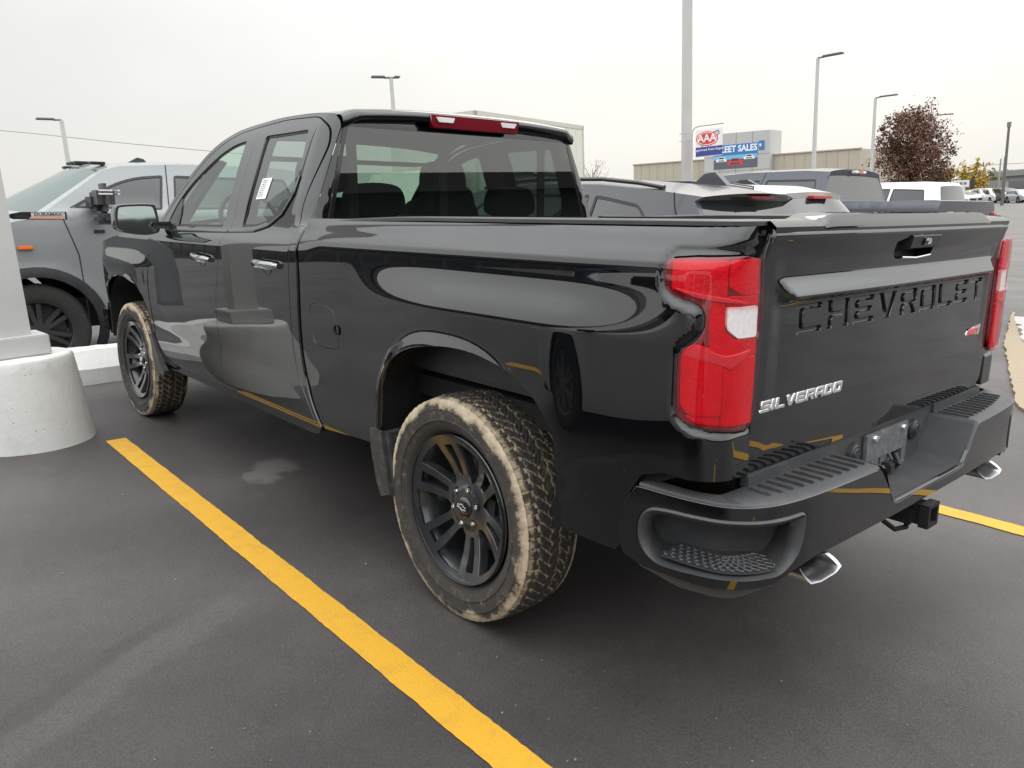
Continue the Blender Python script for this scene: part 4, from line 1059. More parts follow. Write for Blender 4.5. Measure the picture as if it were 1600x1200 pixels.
YF=pchip([0,.06,.075,.10,.16,.22,.248,.262,.266],[.055,.058,.052,.046,.058,.082,.094,.100,.102])
def Pr(u,v,o=0): r=math.hypot(u,v); return (u,YF(r)-o,v)
def wheel_parts():
    circ=[(.2645*math.cos(2*math.pi*i/140),.2645*math.sin(2*math.pi*i/140)) for i in range(140)]
    holes=[]
    for k in range(6):
        c=k*60+8
        # slot between the two bars of a spoke
        holes.append(soft([polar(.114,c,-.011),polar(.231,c,-.024),polar(.231,c,.024),polar(.114,c,.011)],.005,.005))
        # opening between neighbouring spokes
        a0,a1=c,c+60
        holes.append(soft([polar(.108,a0,.037),polar(.238,a0,.058),polar(.243,a0+23,0),polar(.245,c+30,0),polar(.243,a1-23,0),polar(.238,a1,-.058),polar(.108,a1,-.037),polar(.092,c+30,0)],.010,.006))
    for k in range(6):
        c=k*60+38; p=polar(.068,c); holes.append([(p[0]+.013*math.cos(2*math.pi*i/14),p[1]+.013*math.sin(2*math.pi*i/14)) for i in range(14)])
    face=panel('wheel',circ,Pr,WHEELM,None,holes=holes,step=.014,edge=.010,lip=((.001,.003),(.0,.012)),hole_lip=((-.002,.002),(-.0045,.008),(-.006,.042)),sgn=-1)
    return face
W0=wheel_parts()
mb=MB(); mb.lathe([(.2635,.106),(.268,.108),(.270,.100),(.262,.085),(.245,.055),(.238,.0),(.236,-.10),(.262,-.12)],96); barrel=mb.obj('rim_barrel',WHEELM,None,40)
mb=MB(); mb.lathe([(0,.0),(.16,.0),(.165,-.004),(.165,-.02),(0,-.02)],64); mb.lathe([(0,.02),(.085,.02),(.09,0)],48); disc=mb.obj('brake_disc',mat('brake_disc',(.13,.125,.12),.45,metal=.7),None,40)
mb=MB(); mb.box((-.15,-.03,-.07),(-.08,.035,.09),bev=.015); cal=mb.obj('brake_caliper',DARK,None,40)
mb=MB()
for k in range(6):
    p=polar(.068,k*60+38); mb.lathe([(0,.066),(.007,.0655),(.0095,.062),(.0105,.045),(.0105,.030)],6,c=(p[0],0,p[1]))
lug=mb
lugs=[]
for k in range(6):
    p=polar(.068,k*60+38); mb=MB(); mb.lathe([(0,.064),(.007,.0635),(.0095,.060),(.0105,.045),(.0105,.030)],6,c=(p[0],0,p[1])); lugs.append(mb.obj('lug_nut',CHROME,None,30))
mb=MB(); mb.lathe([(0,.070),(.020,.0695),(.034,.066),(.040,.058),(.041,.045)],40); capo=mb.obj('centre_cap',GLOSSB,None,40)
TIE=[(-.022,-.0065),(-.0075,-.0065),(-.0055,-.012),(.0085,-.012),(.0068,-.0065),(.024,-.0065),(.019,.0065),(.0055,.0065),(.0035,.012),(-.0105,.012),(-.0085,.0065),(-.026,.0065)]
tie=panel('emblem',[(-a,b) for a,b in TIE],lambda u,v:(u,.0712,v),CHROME,None,holes=[[(-a*.80,b*.66) for a,b in TIE]],step=.02,edge=.005,lip=((0,.002),),sgn=-1)
TY=bpy.data.objects.new('tyre',tyre_mesh()); link(TY)
kids=[TY,barrel,disc,cal,capo,tie]+lugs
first=True
YW=.866
for (x,y,rot,st) in ((0,YW,-8,0),(3.745,YW,20,1.5),(0,-YW,0,0),(3.745,-YW,0,0)):
    if first: w=W0; w.parent=T
    else: w=W0.copy(); COL.objects.link(w); w.parent=T
    sgn=1 if y>0 else -1
    w.location=(x,y,.402); w.rotation_euler=(0,R(rot),0 if sgn>0 else math.pi)
    if st: w.rotation_mode='ZYX'; w.rotation_euler=(0,R(rot),R(st))
    for c in kids:
        if first: c.parent=w
        else:
            d=c.copy(); COL.objects.link(d); d.parent=w
            if c is cal: d.rotation_euler=(0,-R(rot),0)
    first=False
# wheel wells
def well(xc,sg):
    mb=MB(); V=[];F=[]
    A=[(xc+a*1.02,z+.012) for a,z in ARCH]
    ys=(.975,.94,.80,.55)
    for y in ys:
        for x,z in A: V.append((x,sg*y,z))
    n=len(A)
    for i in range(len(ys)-1):
        for j in range(n-1): F.append((i*n+j,i*n+j+1,(i+1)*n+j+1,(i+1)*n+j))
    F.append(tuple(range((len(ys)-1)*n,len(ys)*n)))
    mb.add(V,F); mb.obj('wheel_well',LINER,T,40)
for xc in (-.03,3.745):
    for sg in (-1,1): well(xc,sg)
# chassis, axle, floor
mb=MB()
for s in (-1,1): mb.box((-1.05,s*.50-.04,.50),(4.45,s*.50+.04,.64))
mb.tube([(0,-.72,.40),(0,.72,.40)],.055,16); mb.lathe([(0,-.16),(.10,-.14),(.15,0),(.10,.14),(0,.16)],20,'y',c=(0,0,.40))
mb.tube([(3.745,-.72,.40),(3.745,.72,.40)],.05,12); mb.box((.6,-.93,.55),(3.2,.93,.60)); mb.box((-1.0,-.80,.72),(1.0,.80,.80)); mb.box((.7,-.46,.40),(1.9,-.10,.54),bev=.03); mb.box((3.25,-.5,.45),(4.5,.5,.62)); mb.tube([(2.4,.30,.40),(1.0,.32,.40),(.4,.36,.55),(-.5,.52,.55),(-.95,.58,.50)],.032,12); mb.obj('chassis',DARK,T,40)
# mud flaps
FLAPM=mat('mud_flap_rubber',(.03,.031,.033),.5,var=.4,vscale=25,dirt=(.14,.125,.105))
for sg in (1,-1):
    mb=MB(); mb.prism([(.505,.60),(.425,.60),(.385,.40),(.375,.36),(.445,.335),(.475,.40),(.505,.52)],sg*.985,sg*1.0); mb.prism([(.43,.60),(.395,.60),(.365,.36),(.385,.345)],sg*.80,sg*.985); mb.obj('mud_flap',FLAPM,T,30)
    mb=MB(); mb.prism([(3.245,.66),(3.20,.60),(3.12,.47),(3.05,.43),(3.06,.40),(3.22,.40),(3.27,.52)],sg*.965,sg*.995); mb.box((3.10,min(sg*.72,sg*.965),.395),(3.24,max(sg*.72,sg*.965),.52),bev=.02); mb.obj('mud_flap',FLAPM,T,30)
# antenna fin, interior
mb=MB(); mb.box((1.20,-.74,.70),(3.1,.74,.80)); mb.box((2.95,-.76,.8),(3.15,.76,1.20),bev=.06); mb.box((2.98,-.72,1.12),(3.16,.72,1.34),bev=.05); dash=mb.obj('dashboard',INTER,T,40)
mb=MB()
for k in range(33):
    pass
th=[2*math.pi*i/36 for i in range(37)]
c0=Vector((2.90,.42,1.375)); ax=Vector((-.42,0,.91)).normalized(); e1=Vector((0,1,0)); e2=ax.cross(e1)
e1_,e2_=e1,Vector((.42,0,.907))
mb.tube([c0+(e1_*math.cos(t)+e2_*math.sin(t))*.185 for t in th],.016,8,cap=False); mb.box((2.86,.35,1.33),(2.97,.49,1.42),bev=.03); mb.tube([c0+e1_*-.17,c0+e1_*.17],.014,8); mb.tube([c0,c0-e2_*.17],.02,8); mb.obj('steering_wheel',mat('steering_wheel_leather',(.03,.03,.032),.5),T,40)
def seat(x,y,w,hh=1.40):
    mb=MB(); mb.box((x,y-w/2,.78),(x+.50,y+w/2,.94),bev=.05)
    V=[];F=[];pf=[(y-w/2+.03,.90),(y-w/2,1.05),(y-w/2+.01,hh-.16),(y-w/2+.06,hh-.03),(y-w/2+.13,hh),(y+w/2-.13,hh),(y+w/2-.06,hh-.03),(y+w/2-.01,hh-.16),(y+w/2,1.05),(y+w/2-.03,.90)]
    P2=smooth_poly(pf,1); n=len(P2)
    for dx,k in ((-.13,.94),(-.10,1.0),(.0,1.0),(.04,.93)):
        for a,b in P2: V.append((x+dx-.10*(b-.9),y+(a-y)*k,.9+(b-.9)*(1 if k==1 else .985)))
    for i in range(3):
        for j in range(n): F.append((i*n+j,i*n+(j+1)%n,(i+1)*n+(j+1)%n,(i+1)*n+j))
    F.append(tuple(range(n))); F.append(tuple(range(3*n,4*n))); mb.add(V,F); return mb.obj('seat',INTER,T,50)
def headrest(x,y,z,p,w=.15,h=.20):
    P2=smooth_poly([(y-w,z),(y-w-.005,z+h*.6),(y-w+.04,z+h),(y+w-.04,z+h),(y+w+.005,z+h*.6),(y+w,z)],2); n=len(P2); V=[];F=[]
    for dx,k in ((-.11,.80),(-.085,1.0),(-.02,1.0),(.0,.84)):
        for a,b in P2: V.append((x+dx,y+(a-y)*k,z+h/2+(b-z-h/2)*k))
    for i in range(3):
        for j in range(n): F.append((i*n+j,i*n+(j+1)%n,(i+1)*n+(j+1)%n,(i+1)*n+j))
    F.append(tuple(range(n))); F.append(tuple(range(3*n,4*n)))
    mb=MB(); mb.add(V,F); mb.tube([(x-.05,y-.06,z-.08),(x-.05,y-.06,z+.03)],.007,6); mb.tube([(x-.05,y+.06,z-.08),(x-.05,y+.06,z+.03)],.007,6); mb.obj('headrest',INTER,p,50)
for y in (.40,-.40):
    s=seat(2.05,y,.58,1.50); headrest(1.97,y,1.52,s)
s=seat(1.46,.0,1.40,1.40)
for y in (.44,0,-.44): headrest(1.39,y,1.39,s,.16,.17)
# inner pillar trims
for sg in (1,-1):
    pass
for poly in ([(1.80,1.33),(1.98,1.33),(1.965,1.82),(1.80,1.83)],[(1.20,1.33),(1.36,1.33),(1.31,1.50),(1.30,1.83),(1.18,1.82)],[(2.80,1.33),(2.98,1.33),(2.50,1.71),(2.38,1.70)]):
    both(panel('inner_trim',poly,lambda x,z:Pcab(x,z,.045),INTER,T,step=.08,lip=((0,.03),)))
for sg in (1,-1):
    mb=MB(); mb.box((1.2,min(sg*.78,sg*.90),.8),(3.05,max(sg*.78,sg*.90),1.325)); mb.obj('door_card',INTER,T)
    mb=MB(); mb.box((2.36,min(sg*.08,sg*.60),1.715),(2.52,max(sg*.08,sg*.60),1.735),bev=.008); mb.obj('sun_visor',INTER,T,40)
mb=MB()
for y in (.60,.08,-.60):
    mb.box((1.25,y-.024,1.33),(1.262,y+.024,1.80))
mb.obj('seat_belt',mat('belt_webbing',(.07,.07,.072),.7),T,30)
mb=MB(); mb.box((1.18,-.66,1.832),(2.35,.66,1.845)); mb.obj('headliner',INTERL,T)
mb=MB(); mb.box((2.40,-.10,1.70),(2.46,.10,1.76),bev=.012); mb.obj('rear_view_mirror',PLAST,T)

# ------------------------------------------------------------------ marks and kerbs on the lot
def ragged(poly, amp=.02, f=7, step=.03):
    return [(x+amp*noise.noise(Vector((x*f, y*f, 1.3))), y+amp*noise.noise(Vector((x*f, y*f, 7.7)))) for x, y in dense(poly, step)]
def flat(name, poly, z, m, kind='structure', thick=0):
    V, E, T, *_ = delaunay_2d_cdt([Vector(p) for p in poly], [(i, (i+1) % len(poly)) for i in range(len(poly))], [], 0, 1e-6)
    T = [tuple(t) for t in T if pip(sum(V[i].x for i in t)/3, sum(V[i].y for i in t)/3, poly)]
    vs = [(v.x, v.y, z) for v in V]; fs = T
    if thick:
        n = len(poly); b = len(vs); vs += [(x, y, z) for x, y in poly]+[(x, y, z-thick) for x, y in poly]; fs += [(b+i, b+(i+1) % n, b+n+(i+1) % n, b+n+i) for i in range(n)]
    o = mesh_obj(name, vs, fs, m); o.matrix_world = RM4
    if kind: o['kind'] = kind
    return o
TANM = mat('tan_concrete', (.30, .24, .16), .8, var=.25, vscale=9, bump=.5, bscale=90, dirt=(.24, .21, .17))
WHT = mat('dried_white_dust', (.42, .40, .37), .7, var=.2, vscale=20)
flat('concrete_strip', ragged([(1.60,-10.0),(.71,-6.89),(.10,-5.11),(-.16,-4.36),(-.31,-3.93),(-.43,-3.82),(-.52,-3.95),(-.45,-4.35),(-.20,-5.1),(.25,-6.25),(.78,-7.6),(1.25,-9.0),(1.55,-9.95)], .018, 6, .04), .022, TANM, thick=.02)
flat('dried_puddle', ragged([(1.45,-9.6),(.74,-7.55),(.22,-6.28),(-.05,-6.0),(-.5,-6.3),(-.25,-7.1),(.35,-8.3),(.9,-9.7)], .11, 3.0, .04), .005, WHT)
WCON = mat('white_painted_concrete', (.64, .64, .61), .6, var=.06, vscale=5, bump=.7, bscale=26, dirt=(.53, .53, .50))
nd_, lk_ = WCON.node_tree.nodes, WCON.node_tree.links
vp = nd_.new('ShaderNodeTexVoronoi'); vp.inputs['Scale'].default_value = 21; tcc = nd_.new('ShaderNodeTexCoord'); lk_.new(tcc.outputs['Object'], vp.inputs['Vector'])
vr = nd_.new('ShaderNodeMapRange'); lk_.new(vp.outputs['Distance'], vr.inputs[0]); vr.inputs[1].default_value = .05; vr.inputs[2].default_value = .12
ob_ = [x for x in nd_ if x.type == 'BUMP'][0]; b3 = nd_.new('ShaderNodeBump'); b3.inputs['Strength'].default_value = .6; b3.inputs['Distance'].default_value = .006
lk_.new(vr.outputs[0], b3.inputs['Height']); lk_.new(ob_.outputs[0], b3.inputs['Normal']); lk_.new(b3.outputs[0], nd_['Principled BSDF'].inputs['Normal'])
def concrete_rough(o, amp=.004, f=5):
    for v in o.data.vertices: v.co += Vector((noise.noise(v.co*f), noise.noise(v.co*f+Vector((5, 5, 5))), noise.noise(v.co*f+Vector((9, 1, 3)))))*amp
# white kerb in front of the truck
mb = MB(); prof = [(5.06, 0), (5.065, .135), (5.13, .215), (5.17, .275), (5.38, .28), (5.46, .14), (5.47, 0)]
ys = [2.6-.07*i for i in range(160)]; V = []; F = []; n = len(prof)
for y in ys:
    for x, z in prof: V.append((x, y, z+(.012*noise.noise(Vector((x*3, y*9, z*4))) if z > 0 else .0)))
for i in range(len(ys)-1):
    for j in range(n-1): F.append((i*n+j, i*n+j+1, (i+1)*n+j+1, (i+1)*n+j))
F += [tuple(range(n)), tuple(range((len(ys)-1)*n, len(ys)*n))]
mb.add(V, F); k = mb.obj('kerb', WCON, None, 30); concrete_rough(k, .003, 9); k.matrix_world = RM4; tag(k, 'white painted concrete kerb in front of the black truck and beside the lamp post', 'kerb')

# ------------------------------------------------------------------ light poles
POLEM = mat('painted_pole', (.46, .46, .445), .45, var=.05, vscale=3)
LAMPM = mat('lamp_head_grey', (.16, .155, .15), .5)
def ww(x, y, z=0):
    """a point of the truck frame in world axes"""
    return RM @ Vector((x, y, z))
p0 = ww(3.55, 1.69, 0)
lp = thing('light_pole', 'square white pole on a round white concrete base left of the black truck', 'light pole', p0)
mb = MB(); mb.lathe([(.366, -.03), (.362, .0), (.345, .18), (.325, .38), (.311, .525), (.305, .540), (.292, .548), (0, .552)], 72, 'z'); b_ = mb.obj('concrete_base', WCON, lp, 40); concrete_rough(b_, .003, 5)
bmx = bmesh.new(); bmx.from_mesh(b_.data); bmesh.ops.subdivide_edges(bmx, edges=bmx.edges, cuts=2, use_grid_fill=True); bmx.to_mesh(b_.data); bmx.free(); concrete_rough(b_, .002, 14)
b_.data.set_sharp_from_angle(angle=R(50))
RZ = Matrix.Rotation(R(2), 4, 'Z')
mb = MB(); mb.box((-.165, -.165, .55), (.165, .165, .675), mw=RZ, bev=.008); mb.obj('base_cover', POLEM, lp, 40)
mb = MB(); V = []
for z, h in ((.66, .086), (9.5, .048)):
    for a, b in ((-1, -1), (1, -1), (1, 1), (-1, 1)): V.append(RZ @ Vector((a*h, b*h, z)))
mb.add(V, [(0, 1, 5, 4), (1, 2, 6, 5), (2, 3, 7, 6), (3, 0, 4, 7), (4, 5, 6, 7)]); mb.obj('pole', POLEM, lp, 30)
mb = MB(); mb.box((-.05, -.10, 9.45), (.75, .10, 9.53), bev=.02); mb.obj('lamp_head', LAMPM, lp, 30)
SCR = mat('rust_mark', (.12, .09, .07), .8)
def lamp(loc, h, w, arms, label, azi, w_top=None, m=POLEM, L=1.1):
    t = thing('light_pole', label, 'light pole', loc, 'light poles of the lots'); w_top = w_top or w*.62
    mb = MB(); V = []
    rz = Matrix.Rotation(R(azi), 4, 'Z')
    for z, q in ((-.5, w/2), (h, w_top/2)):
        for a, b in ((-1, -1), (1, -1), (1, 1), (-1, 1)): V.append(rz @ Vector((a*q, b*q, z)))
    mb.add(V, [(0, 1, 5, 4), (1, 2, 6, 5), (2, 3, 7, 6), (3, 0, 4, 7), (4, 5, 6, 7)]); mb.obj('pole', m, t, 30)
    for s in arms:
        mb = MB(); mb.box((min(0, s*.35), -.04, h-.03), (max(0, s*.35), .04, h+.05), mw=rz); mb.box((min(s*.3, s*L), -.17, h+.0), (max(s*.3, s*L), .17, h+.09), mw=rz, bev=.03); mb.obj('lamp_head', LAMPM, t, 30)
    return t
CW = RM @ Vector((-2.08289, 2.50171, 1.43117))
def at(px, py, d):
    """place a background thing at horizontal distance d in the direction it is seen from the lot"""
    r = RM @ (FW+(px-800)/1218.73*RT-(py-600)/1218.73*UP); t = d/math.hypot(r.x, r.y); return CW+r*t
def foot(px, d, py=300):
    q = at(px, py, d); return Vector((q.x, q.y, Hw(q.x, q.y)))
def az_right(px): r = RM @ (FW+(px-800)/1218.73*RT); return math.degrees(math.atan2(r.y, r.x))-90
def pole_at(px_top, py_top, d, w, arms, label, L=1.1, px_foot=None, turn=0):
    top = at(px_top, py_top, d); g = Hw(top.x, top.y)
    return lamp((top.x, top.y, g), top.z-g, w, arms, label, az_right(px_top)+turn, L=L)
pole_at(1278, 91, 46, .20, (1,), 'tall light pole with one arm to the right, over the tan building', L=1.35, turn=-28)
pole_at(1368, 153, 64, .24, (1,), 'light pole with one arm just left of the red tree', L=1.5, turn=-20)
pole_at(1460, 181, 88, .22, (1,), 'light pole whose lamp shows above the right side of the red tree', L=1.6)
pole_at(96, 188, 46, .26, (-1,), 'light pole above the cab of the grey pickup', L=1.1, turn=6)
pole_at(611, 122, 40, .24, (-1, .45), 'light pole rising behind the roof of the black truck', L=.95, turn=10)
# big pole with the banner
top = at(1076, -420, 21); fo = Hw(top.x, top.y)
bp = lamp((top.x, top.y, fo), top.z-fo, .22, (1, -1), 'tall thick light pole that carries a club banner', az_right(1076)+20, w_top=.17)

def text_mesh(body, size, ex=.002, bold=0, shear=0, sx=1):
    c = bpy.data.curves.new('txt', 'FONT'); c.body = body; c.size = size; c.extrude = ex; c.align_x = 'CENTER'; c.align_y = 'CENTER'; c.offset = bold; c.shear = shear; c.resolution_u = 3
    o = bpy.data.objects.new('txt', c); COL.objects.link(o); dg = bpy.context.evaluated_depsgraph_get(); me = bpy.data.meshes.new_from_object(o.evaluated_get(dg))
    bpy.data.objects.remove(o); bpy.data.curves.remove(c)
    for v in me.vertices: v.co.x *= sx
    return me
def put_text(name, body, size, m, parent, mw, ex=.004, bold=0, sx=1, shear=0, width=None):
    me = text_mesh(body, size, ex, bold, shear, sx)
    if width:
        xs = [v.co.x for v in me.vertices]; k_ = width/(max(xs)-min(xs)); c_x = (max(xs)+min(xs))/2
        for v in me.vertices: v.co.x = (v.co.x-c_x)*k_
    me.materials.clear(); me.materials.append(m); me.transform(mw)
    return link(bpy.data.objects.new(name, me), parent)
# banner: local x to the right, z up, faces the viewer (-y local)
BWH = mat('banner_white', (.74, .74, .75), .6); BRED = mat('banner_red', (.62, .05, .04), .55); BBLU = mat('banner_blue', (.035, .06, .26), .55); BGR = mat('banner_grey', (.22, .24, .28), .6)
a0 = at(1087, 246.5, 20.6); a1 = at(1128.5, 242, 20.45); az = math.degrees(math.atan2(a1.y-a0.y, a1.x-a0.x))
bw = math.hypot(a1.x-a0.x, a1.y-a0.y); bh = (at(1087, 204, 20.6).z-a0.z); shz = (a1.z-a0.z)
bn_ = thing('banner', 'white pole banner with a red oval emblem over a blue band', 'banner', (a0.x, a0.y, a0.z)); bn_.rotation_euler = (0, 0, R(az))
sl = shz/bw
mb = MB(); mb.prism([(0, 0), (bw, sl*bw), (bw, bh+sl*bw), (0, bh)], 0, .01); mb.obj('cloth', BWH, bn_, None)
mb = MB(); mb.prism([(0.0, .02), (bw, .02+sl*bw), (bw, .235+sl*bw), (0, .235)], -.006, .0); mb.obj('blue_band', BBLU, bn_, None)
ov = [(bw*.42+.27*math.cos(t*math.pi/20), bh*.66+.17*math.sin(t*math.pi/20)+sl*bw*.4) for t in range(40)]
mb = MB(); mb.prism(ov, -.006, 0); mb.obj('emblem', BRED, bn_, None)
mb = MB(); ov2 = [(bw*.42+.245*math.cos(t*math.pi/20), bh*.66+.150*math.sin(t*math.pi/20)+sl*bw*.4) for t in range(40)]; V = [(x, -.008, z) for x, z in ov2]+[(bw*.42+(x-bw*.42)*.93, -.008, bh*.66+sl*bw*.4+(z-bh*.66-sl*bw*.4)*.90) for x, z in ov2]
mb.add(V, [(i, (i+1) % 40, 40+(i+1) % 40, 40+i) for i in range(40)]); mb.obj('emblem_ring', BWH, bn_, None)
TX = lambda x, z, s=0: Matrix.Translation((x, -.010, z)) @ Matrix.Rotation(math.atan(sl), 4, 'Y').inverted() @ Matrix.Rotation(R(90), 4, 'X')
for q in (-.15, 0, .15): put_text('letter', 'A', .26, BWH, bn_, TX(bw*.42+q, bh*.66+sl*bw*.4+sl*q), .002, .006, .95)
mb = MB(); mb.tube([(bw*.20, -.008, bh*.30+sl*bw*.2), (bw*.24, -.008, bh*.42+sl*bw*.2), (bw*.30, -.008, bh*.46+sl*bw*.3)], .010, 6); mb.tube([(bw*.62, -.008, bh*.86+sl*bw*.6), (bw*.85, -.008, bh*.93+sl*bw*.8), (bw*.88, -.008, bh*.86+sl*bw*.8), (bw*.78, -.008, bh*.74+sl*bw*.8)], .010, 6); mb.obj('emblem_swoosh', BGR, bn_, 60)
put_text('lettering', 'Approved Auto Repair', .080, BWH, bn_, TX(bw*.5, .165+sl*bw*.5), .001, .001)
put_text('lettering', 'ASK US FOR DETAILS', .045, BWH, bn_, TX(bw*.55, .075+sl*bw*.5), .001, 0)
for o in [c for c in bn_.children if c.name.startswith('lettering')][1:]: bpy.data.objects.remove(o)
mb = MB(); mb.tube([(-.10, .03, bh-.30), (-.10, .03, bh-.02), (-.03, .03, bh+.07), (.06, .03, bh+.10), (bw+.02, .03, bh+.10+sl*bw)], .018, 8); mb.tube([(-.10, .03, bh-.30), (-.10, .03, -.5)], .025, 8); mb.tube([(-.42, .03, bh-.05), (-.10, .03, bh-.02)], .012, 6); mb.tube([(-.42, .03, bh-.22), (-.10, .03, bh-.20)], .012, 6); mb.obj('banner_arm', POLEM, bn_, 60)

# ------------------------------------------------------------------ other vehicles
def car_paint(name, col, metal=.0, rough=.34, coat=.45):
    return mat(name, col, rough, metal=metal, coat=coat, coat_rough=.04, var=.03, vscale=3)
CGLASS = mat('car_glass', (.018, .022, .022), .03, spec=.6, coat=.4)
CGLASSL = mat('windscreen_glass', (.085, .12, .11), .08, spec=.25)
CTIRE = mat('car_tyre', (.022, .021, .020), .8, var=.3, vscale=20); CRIM = mat('car_rim', (.35, .35, .36), .3, metal=.8); CRIMB = mat('car_rim_black', (.03, .03, .032), .3)
REDL = mat('lamp_red', (.45, .01, .015), .15, coat=1); WHL = mat('lamp_white', (.7, .7, .7), .15, coat=1); AMB = mat('lamp_amber', (.75, .16, .02), .3)
_wc = {}
def wheel_meshes(r, w, rim):
    key = (r, w, rim.name)
    if key in _wc: return _wc[key]
    mb = MB(); mb.lathe([(r*.64, w*.42), (r*.72, w*.5), (r*.93, w*.48), (r, w*.36), (r, -w*.36), (r*.93, -w*.48), (r*.64, -w*.45)], 40); ty = mb.obj('tyre', CTIRE, None, 40)
    mb = MB(); mb.lathe([(r*.65, w*.42), (r*.62, w*.40), (r*.58, w*.2), (r*.56, -w*.4)], 40); mb.lathe([(0, w*.1), (r*.56, w*.05)], 24)
    mb.lathe([(0, w*.40), (r*.12, w*.39), (r*.15, w*.2)], 20)
    for k in range(6):
        a = k*math.pi/3
        for s in (-1, 1):
            pts = []
            c1, s1 = math.cos(a), math.sin(a); c2, s2 = math.cos(a+s*.16), math.sin(a+s*.16)
            p, q = Vector((c1*r*.10-s1*s*r*.03, w*.36, s1*r*.10+c1*s*r*.03)), Vector((c2*r*.60, w*.36, s2*r*.60)); t = (q-p).normalized(); n_ = Vector((-t.z, 0, t.x))*r*.045
            mb.add([p+n_, p-n_, q-n_, q+n_, p+n_-Vector((0, w*.2, 0)), p-n_-Vector((0, w*.2, 0)), q-n_-Vector((0, w*.2, 0)), q+n_-Vector((0, w*.2, 0))], [(0, 1, 2, 3), (0, 1, 5, 4), (2, 3, 7, 6), (1, 2, 6, 5), (3, 0, 4, 7)])
    rm = mb.obj('wheel', rim, None, 40)
    for o in (ty, rm): COL.objects.unlink(o)
    _wc[key] = (rm.data, ty.data); return _wc[key]
def vehicle(name, label, cat, W, top, wins, axles, rw, paint, mw, group=None, bottom=.24, belt=1.0, roofz=1.65, tumble=.23, rim=CRIM, ends=(.62, .16), cladding=None, flare_r=None, extra=None, detail=1, wheelw=.22, sideglass=None, windglass=None, bow_r=0):
    """x forward, y left, z up. top: (x, z, crown, bow, kind) from the rear bumper foot over the roof to the front bumper foot;
    kind of the stretch that starts there: p paint, g glass, n none"""
    t = thing(name, label, cat, group=group, mw=mw)
    xr = min(p[0] for p in top); xf = max(p[0] for p in top); cx = (xr+xf)/2; hl = (xf-xr)/2
    pr = pchip([bottom-.1, bottom, bottom+.10, belt*.55, belt*.80, belt-.02, belt+.06, (belt+roofz)/2, roofz, roofz+.3], [W*.91, W*.945, W*.965, W*.985, W, W*.985, W*.93, W*(.93-tumble*.42), W*(.93-tumble), W*(.93-tumble*1.6)])
    def Y(x, z):
        u = abs(x-cx)/hl; y = pr(z)*(1-ends[1]*(max(0, u-ends[0])/(1-ends[0]))**2.2)
        for ax in axles:
            d = math.hypot(x-ax, max(0, z-rw)); y += .022*(1-sstep(rw*1.16, rw*1.55, d))
        return y
    FS = lambda x, z, o=0: (x, Y(x, z)-o, z)
    edge = [(p[0], p[1]) for p in top]
    ar = rw*1.17; bot = []
    for ax in sorted(axles, reverse=True):
        a0 = math.asin(min(1, (bottom-rw)/ar)); N = 16
        for i in range(N+1):
            a = a0+(math.pi-2*a0)*i/N; bot.append((ax+ar*math.cos(a), rw+ar*math.sin(a)))
    outl = edge+[(p, q) for p, q in bot]
    st = .07 if detail else .18
    body = panel('body', outl, FS, paint, t, holes=wins, step=st, edge=st*.7, lip=((.002, .002), (.003, .02)) if detail else None)
    body2 = mirror_y(body, t)
    for w in wins:
        gl = panel('window', w, lambda x, z: FS(x, z, .010), sideglass or CGLASS, t, step=.15, edge=.08, lip=None); mirror_y(gl, t)
        if detail: sl_ = panel('window_trim', w, lambda x, z: FS(x, z, .004), SEALM, gl, holes=[inset(w, .022)], step=.1, edge=.05, lip=None)
    # the top skin
    sh_ = [([], []), ([], [])]; opened = any(p[4] == 'n' for p in top); gl_ = [([], []), ([], [])]
    nt = 20 if detail else 8
    pts = []
    for i in range(len(top)-1):
        a, b = top[i], top[i+1]; n = max(1, int(math.dist(a[:2], b[:2])/(.10 if detail else .4)))
        for k in range(n):
            f = k/n; pts.append(tuple(a[j]+(b[j]-a[j])*f for j in range(4))+(a[4],))
    pts.append(top[-1])
    rows = []
    ts = [math.sin((-1+2*j/nt)*math.pi/2*.999)*.35+(-1+2*j/nt)*.65 for j in range(nt+1)]
    for p in pts:
        y = Y(p[0], p[1]); rows.append([(p[0]+p[3]*(1-u*u), y*u, p[1]+p[2]*(1-abs(u)**2.4)) for u in ts])
    nx_ = max([p[0] for p in top if p[4] == 'n'] or [-99])+.02
    for i in range(len(pts)-1):
        kd = pts[i][4]
        if kd == 'n': continue
        for j in range(nt):
            q = [rows[i][j], rows[i][j+1], rows[i+1][j+1], rows[i+1][j]]
            m_ = abs((ts[j]+ts[j+1])/2)
            if kd == 'g' and m_ < .90:
                G = gl_[0 if pts[i][0] < cx else 1]; o = len(G[0]); G[0].extend(q); G[1].append((o, o+1, o+2, o+3))
            else:
                G = sh_[0 if (opened and pts[i][0] < nx_) else 1]; o = len(G[0]); G[0].extend(q); G[1].append((o, o+1, o+2, o+3))
    def fin(n_, V, F, m):
        if not F: return None
        o = mesh_obj(n_, V, F, m, t, smooth=180); bm = bmesh.new(); bm.from_mesh(o.data); bmesh.ops.remove_doubles(bm, verts=bm.verts, dist=1e-4); bmesh.ops.recalc_face_normals(bm, faces=bm.faces)
        if sum(f.normal.z*f.calc_area() for f in bm.faces) < 0: bmesh.ops.reverse_faces(bm, faces=bm.faces)
        bm.to_mesh(o.data); bm.free(); o.data.polygons.foreach_set('use_smooth', [True]*len(o.data.polygons)); o.data.set_sharp_from_angle(angle=R(28)); return o
    fin('tailgate', *sh_[0], paint); fin('top_shell', *sh_[1], paint); fin('rear_window', *gl_[0], CGLASS); fin('windscreen', *gl_[1], windglass or CGLASS)
    mb = MB(); mb.box((xr+.25, -W*.84, bottom-.03), (xf-.25, W*.84, bottom+.25)); mb.obj('underbody', DARK, t)
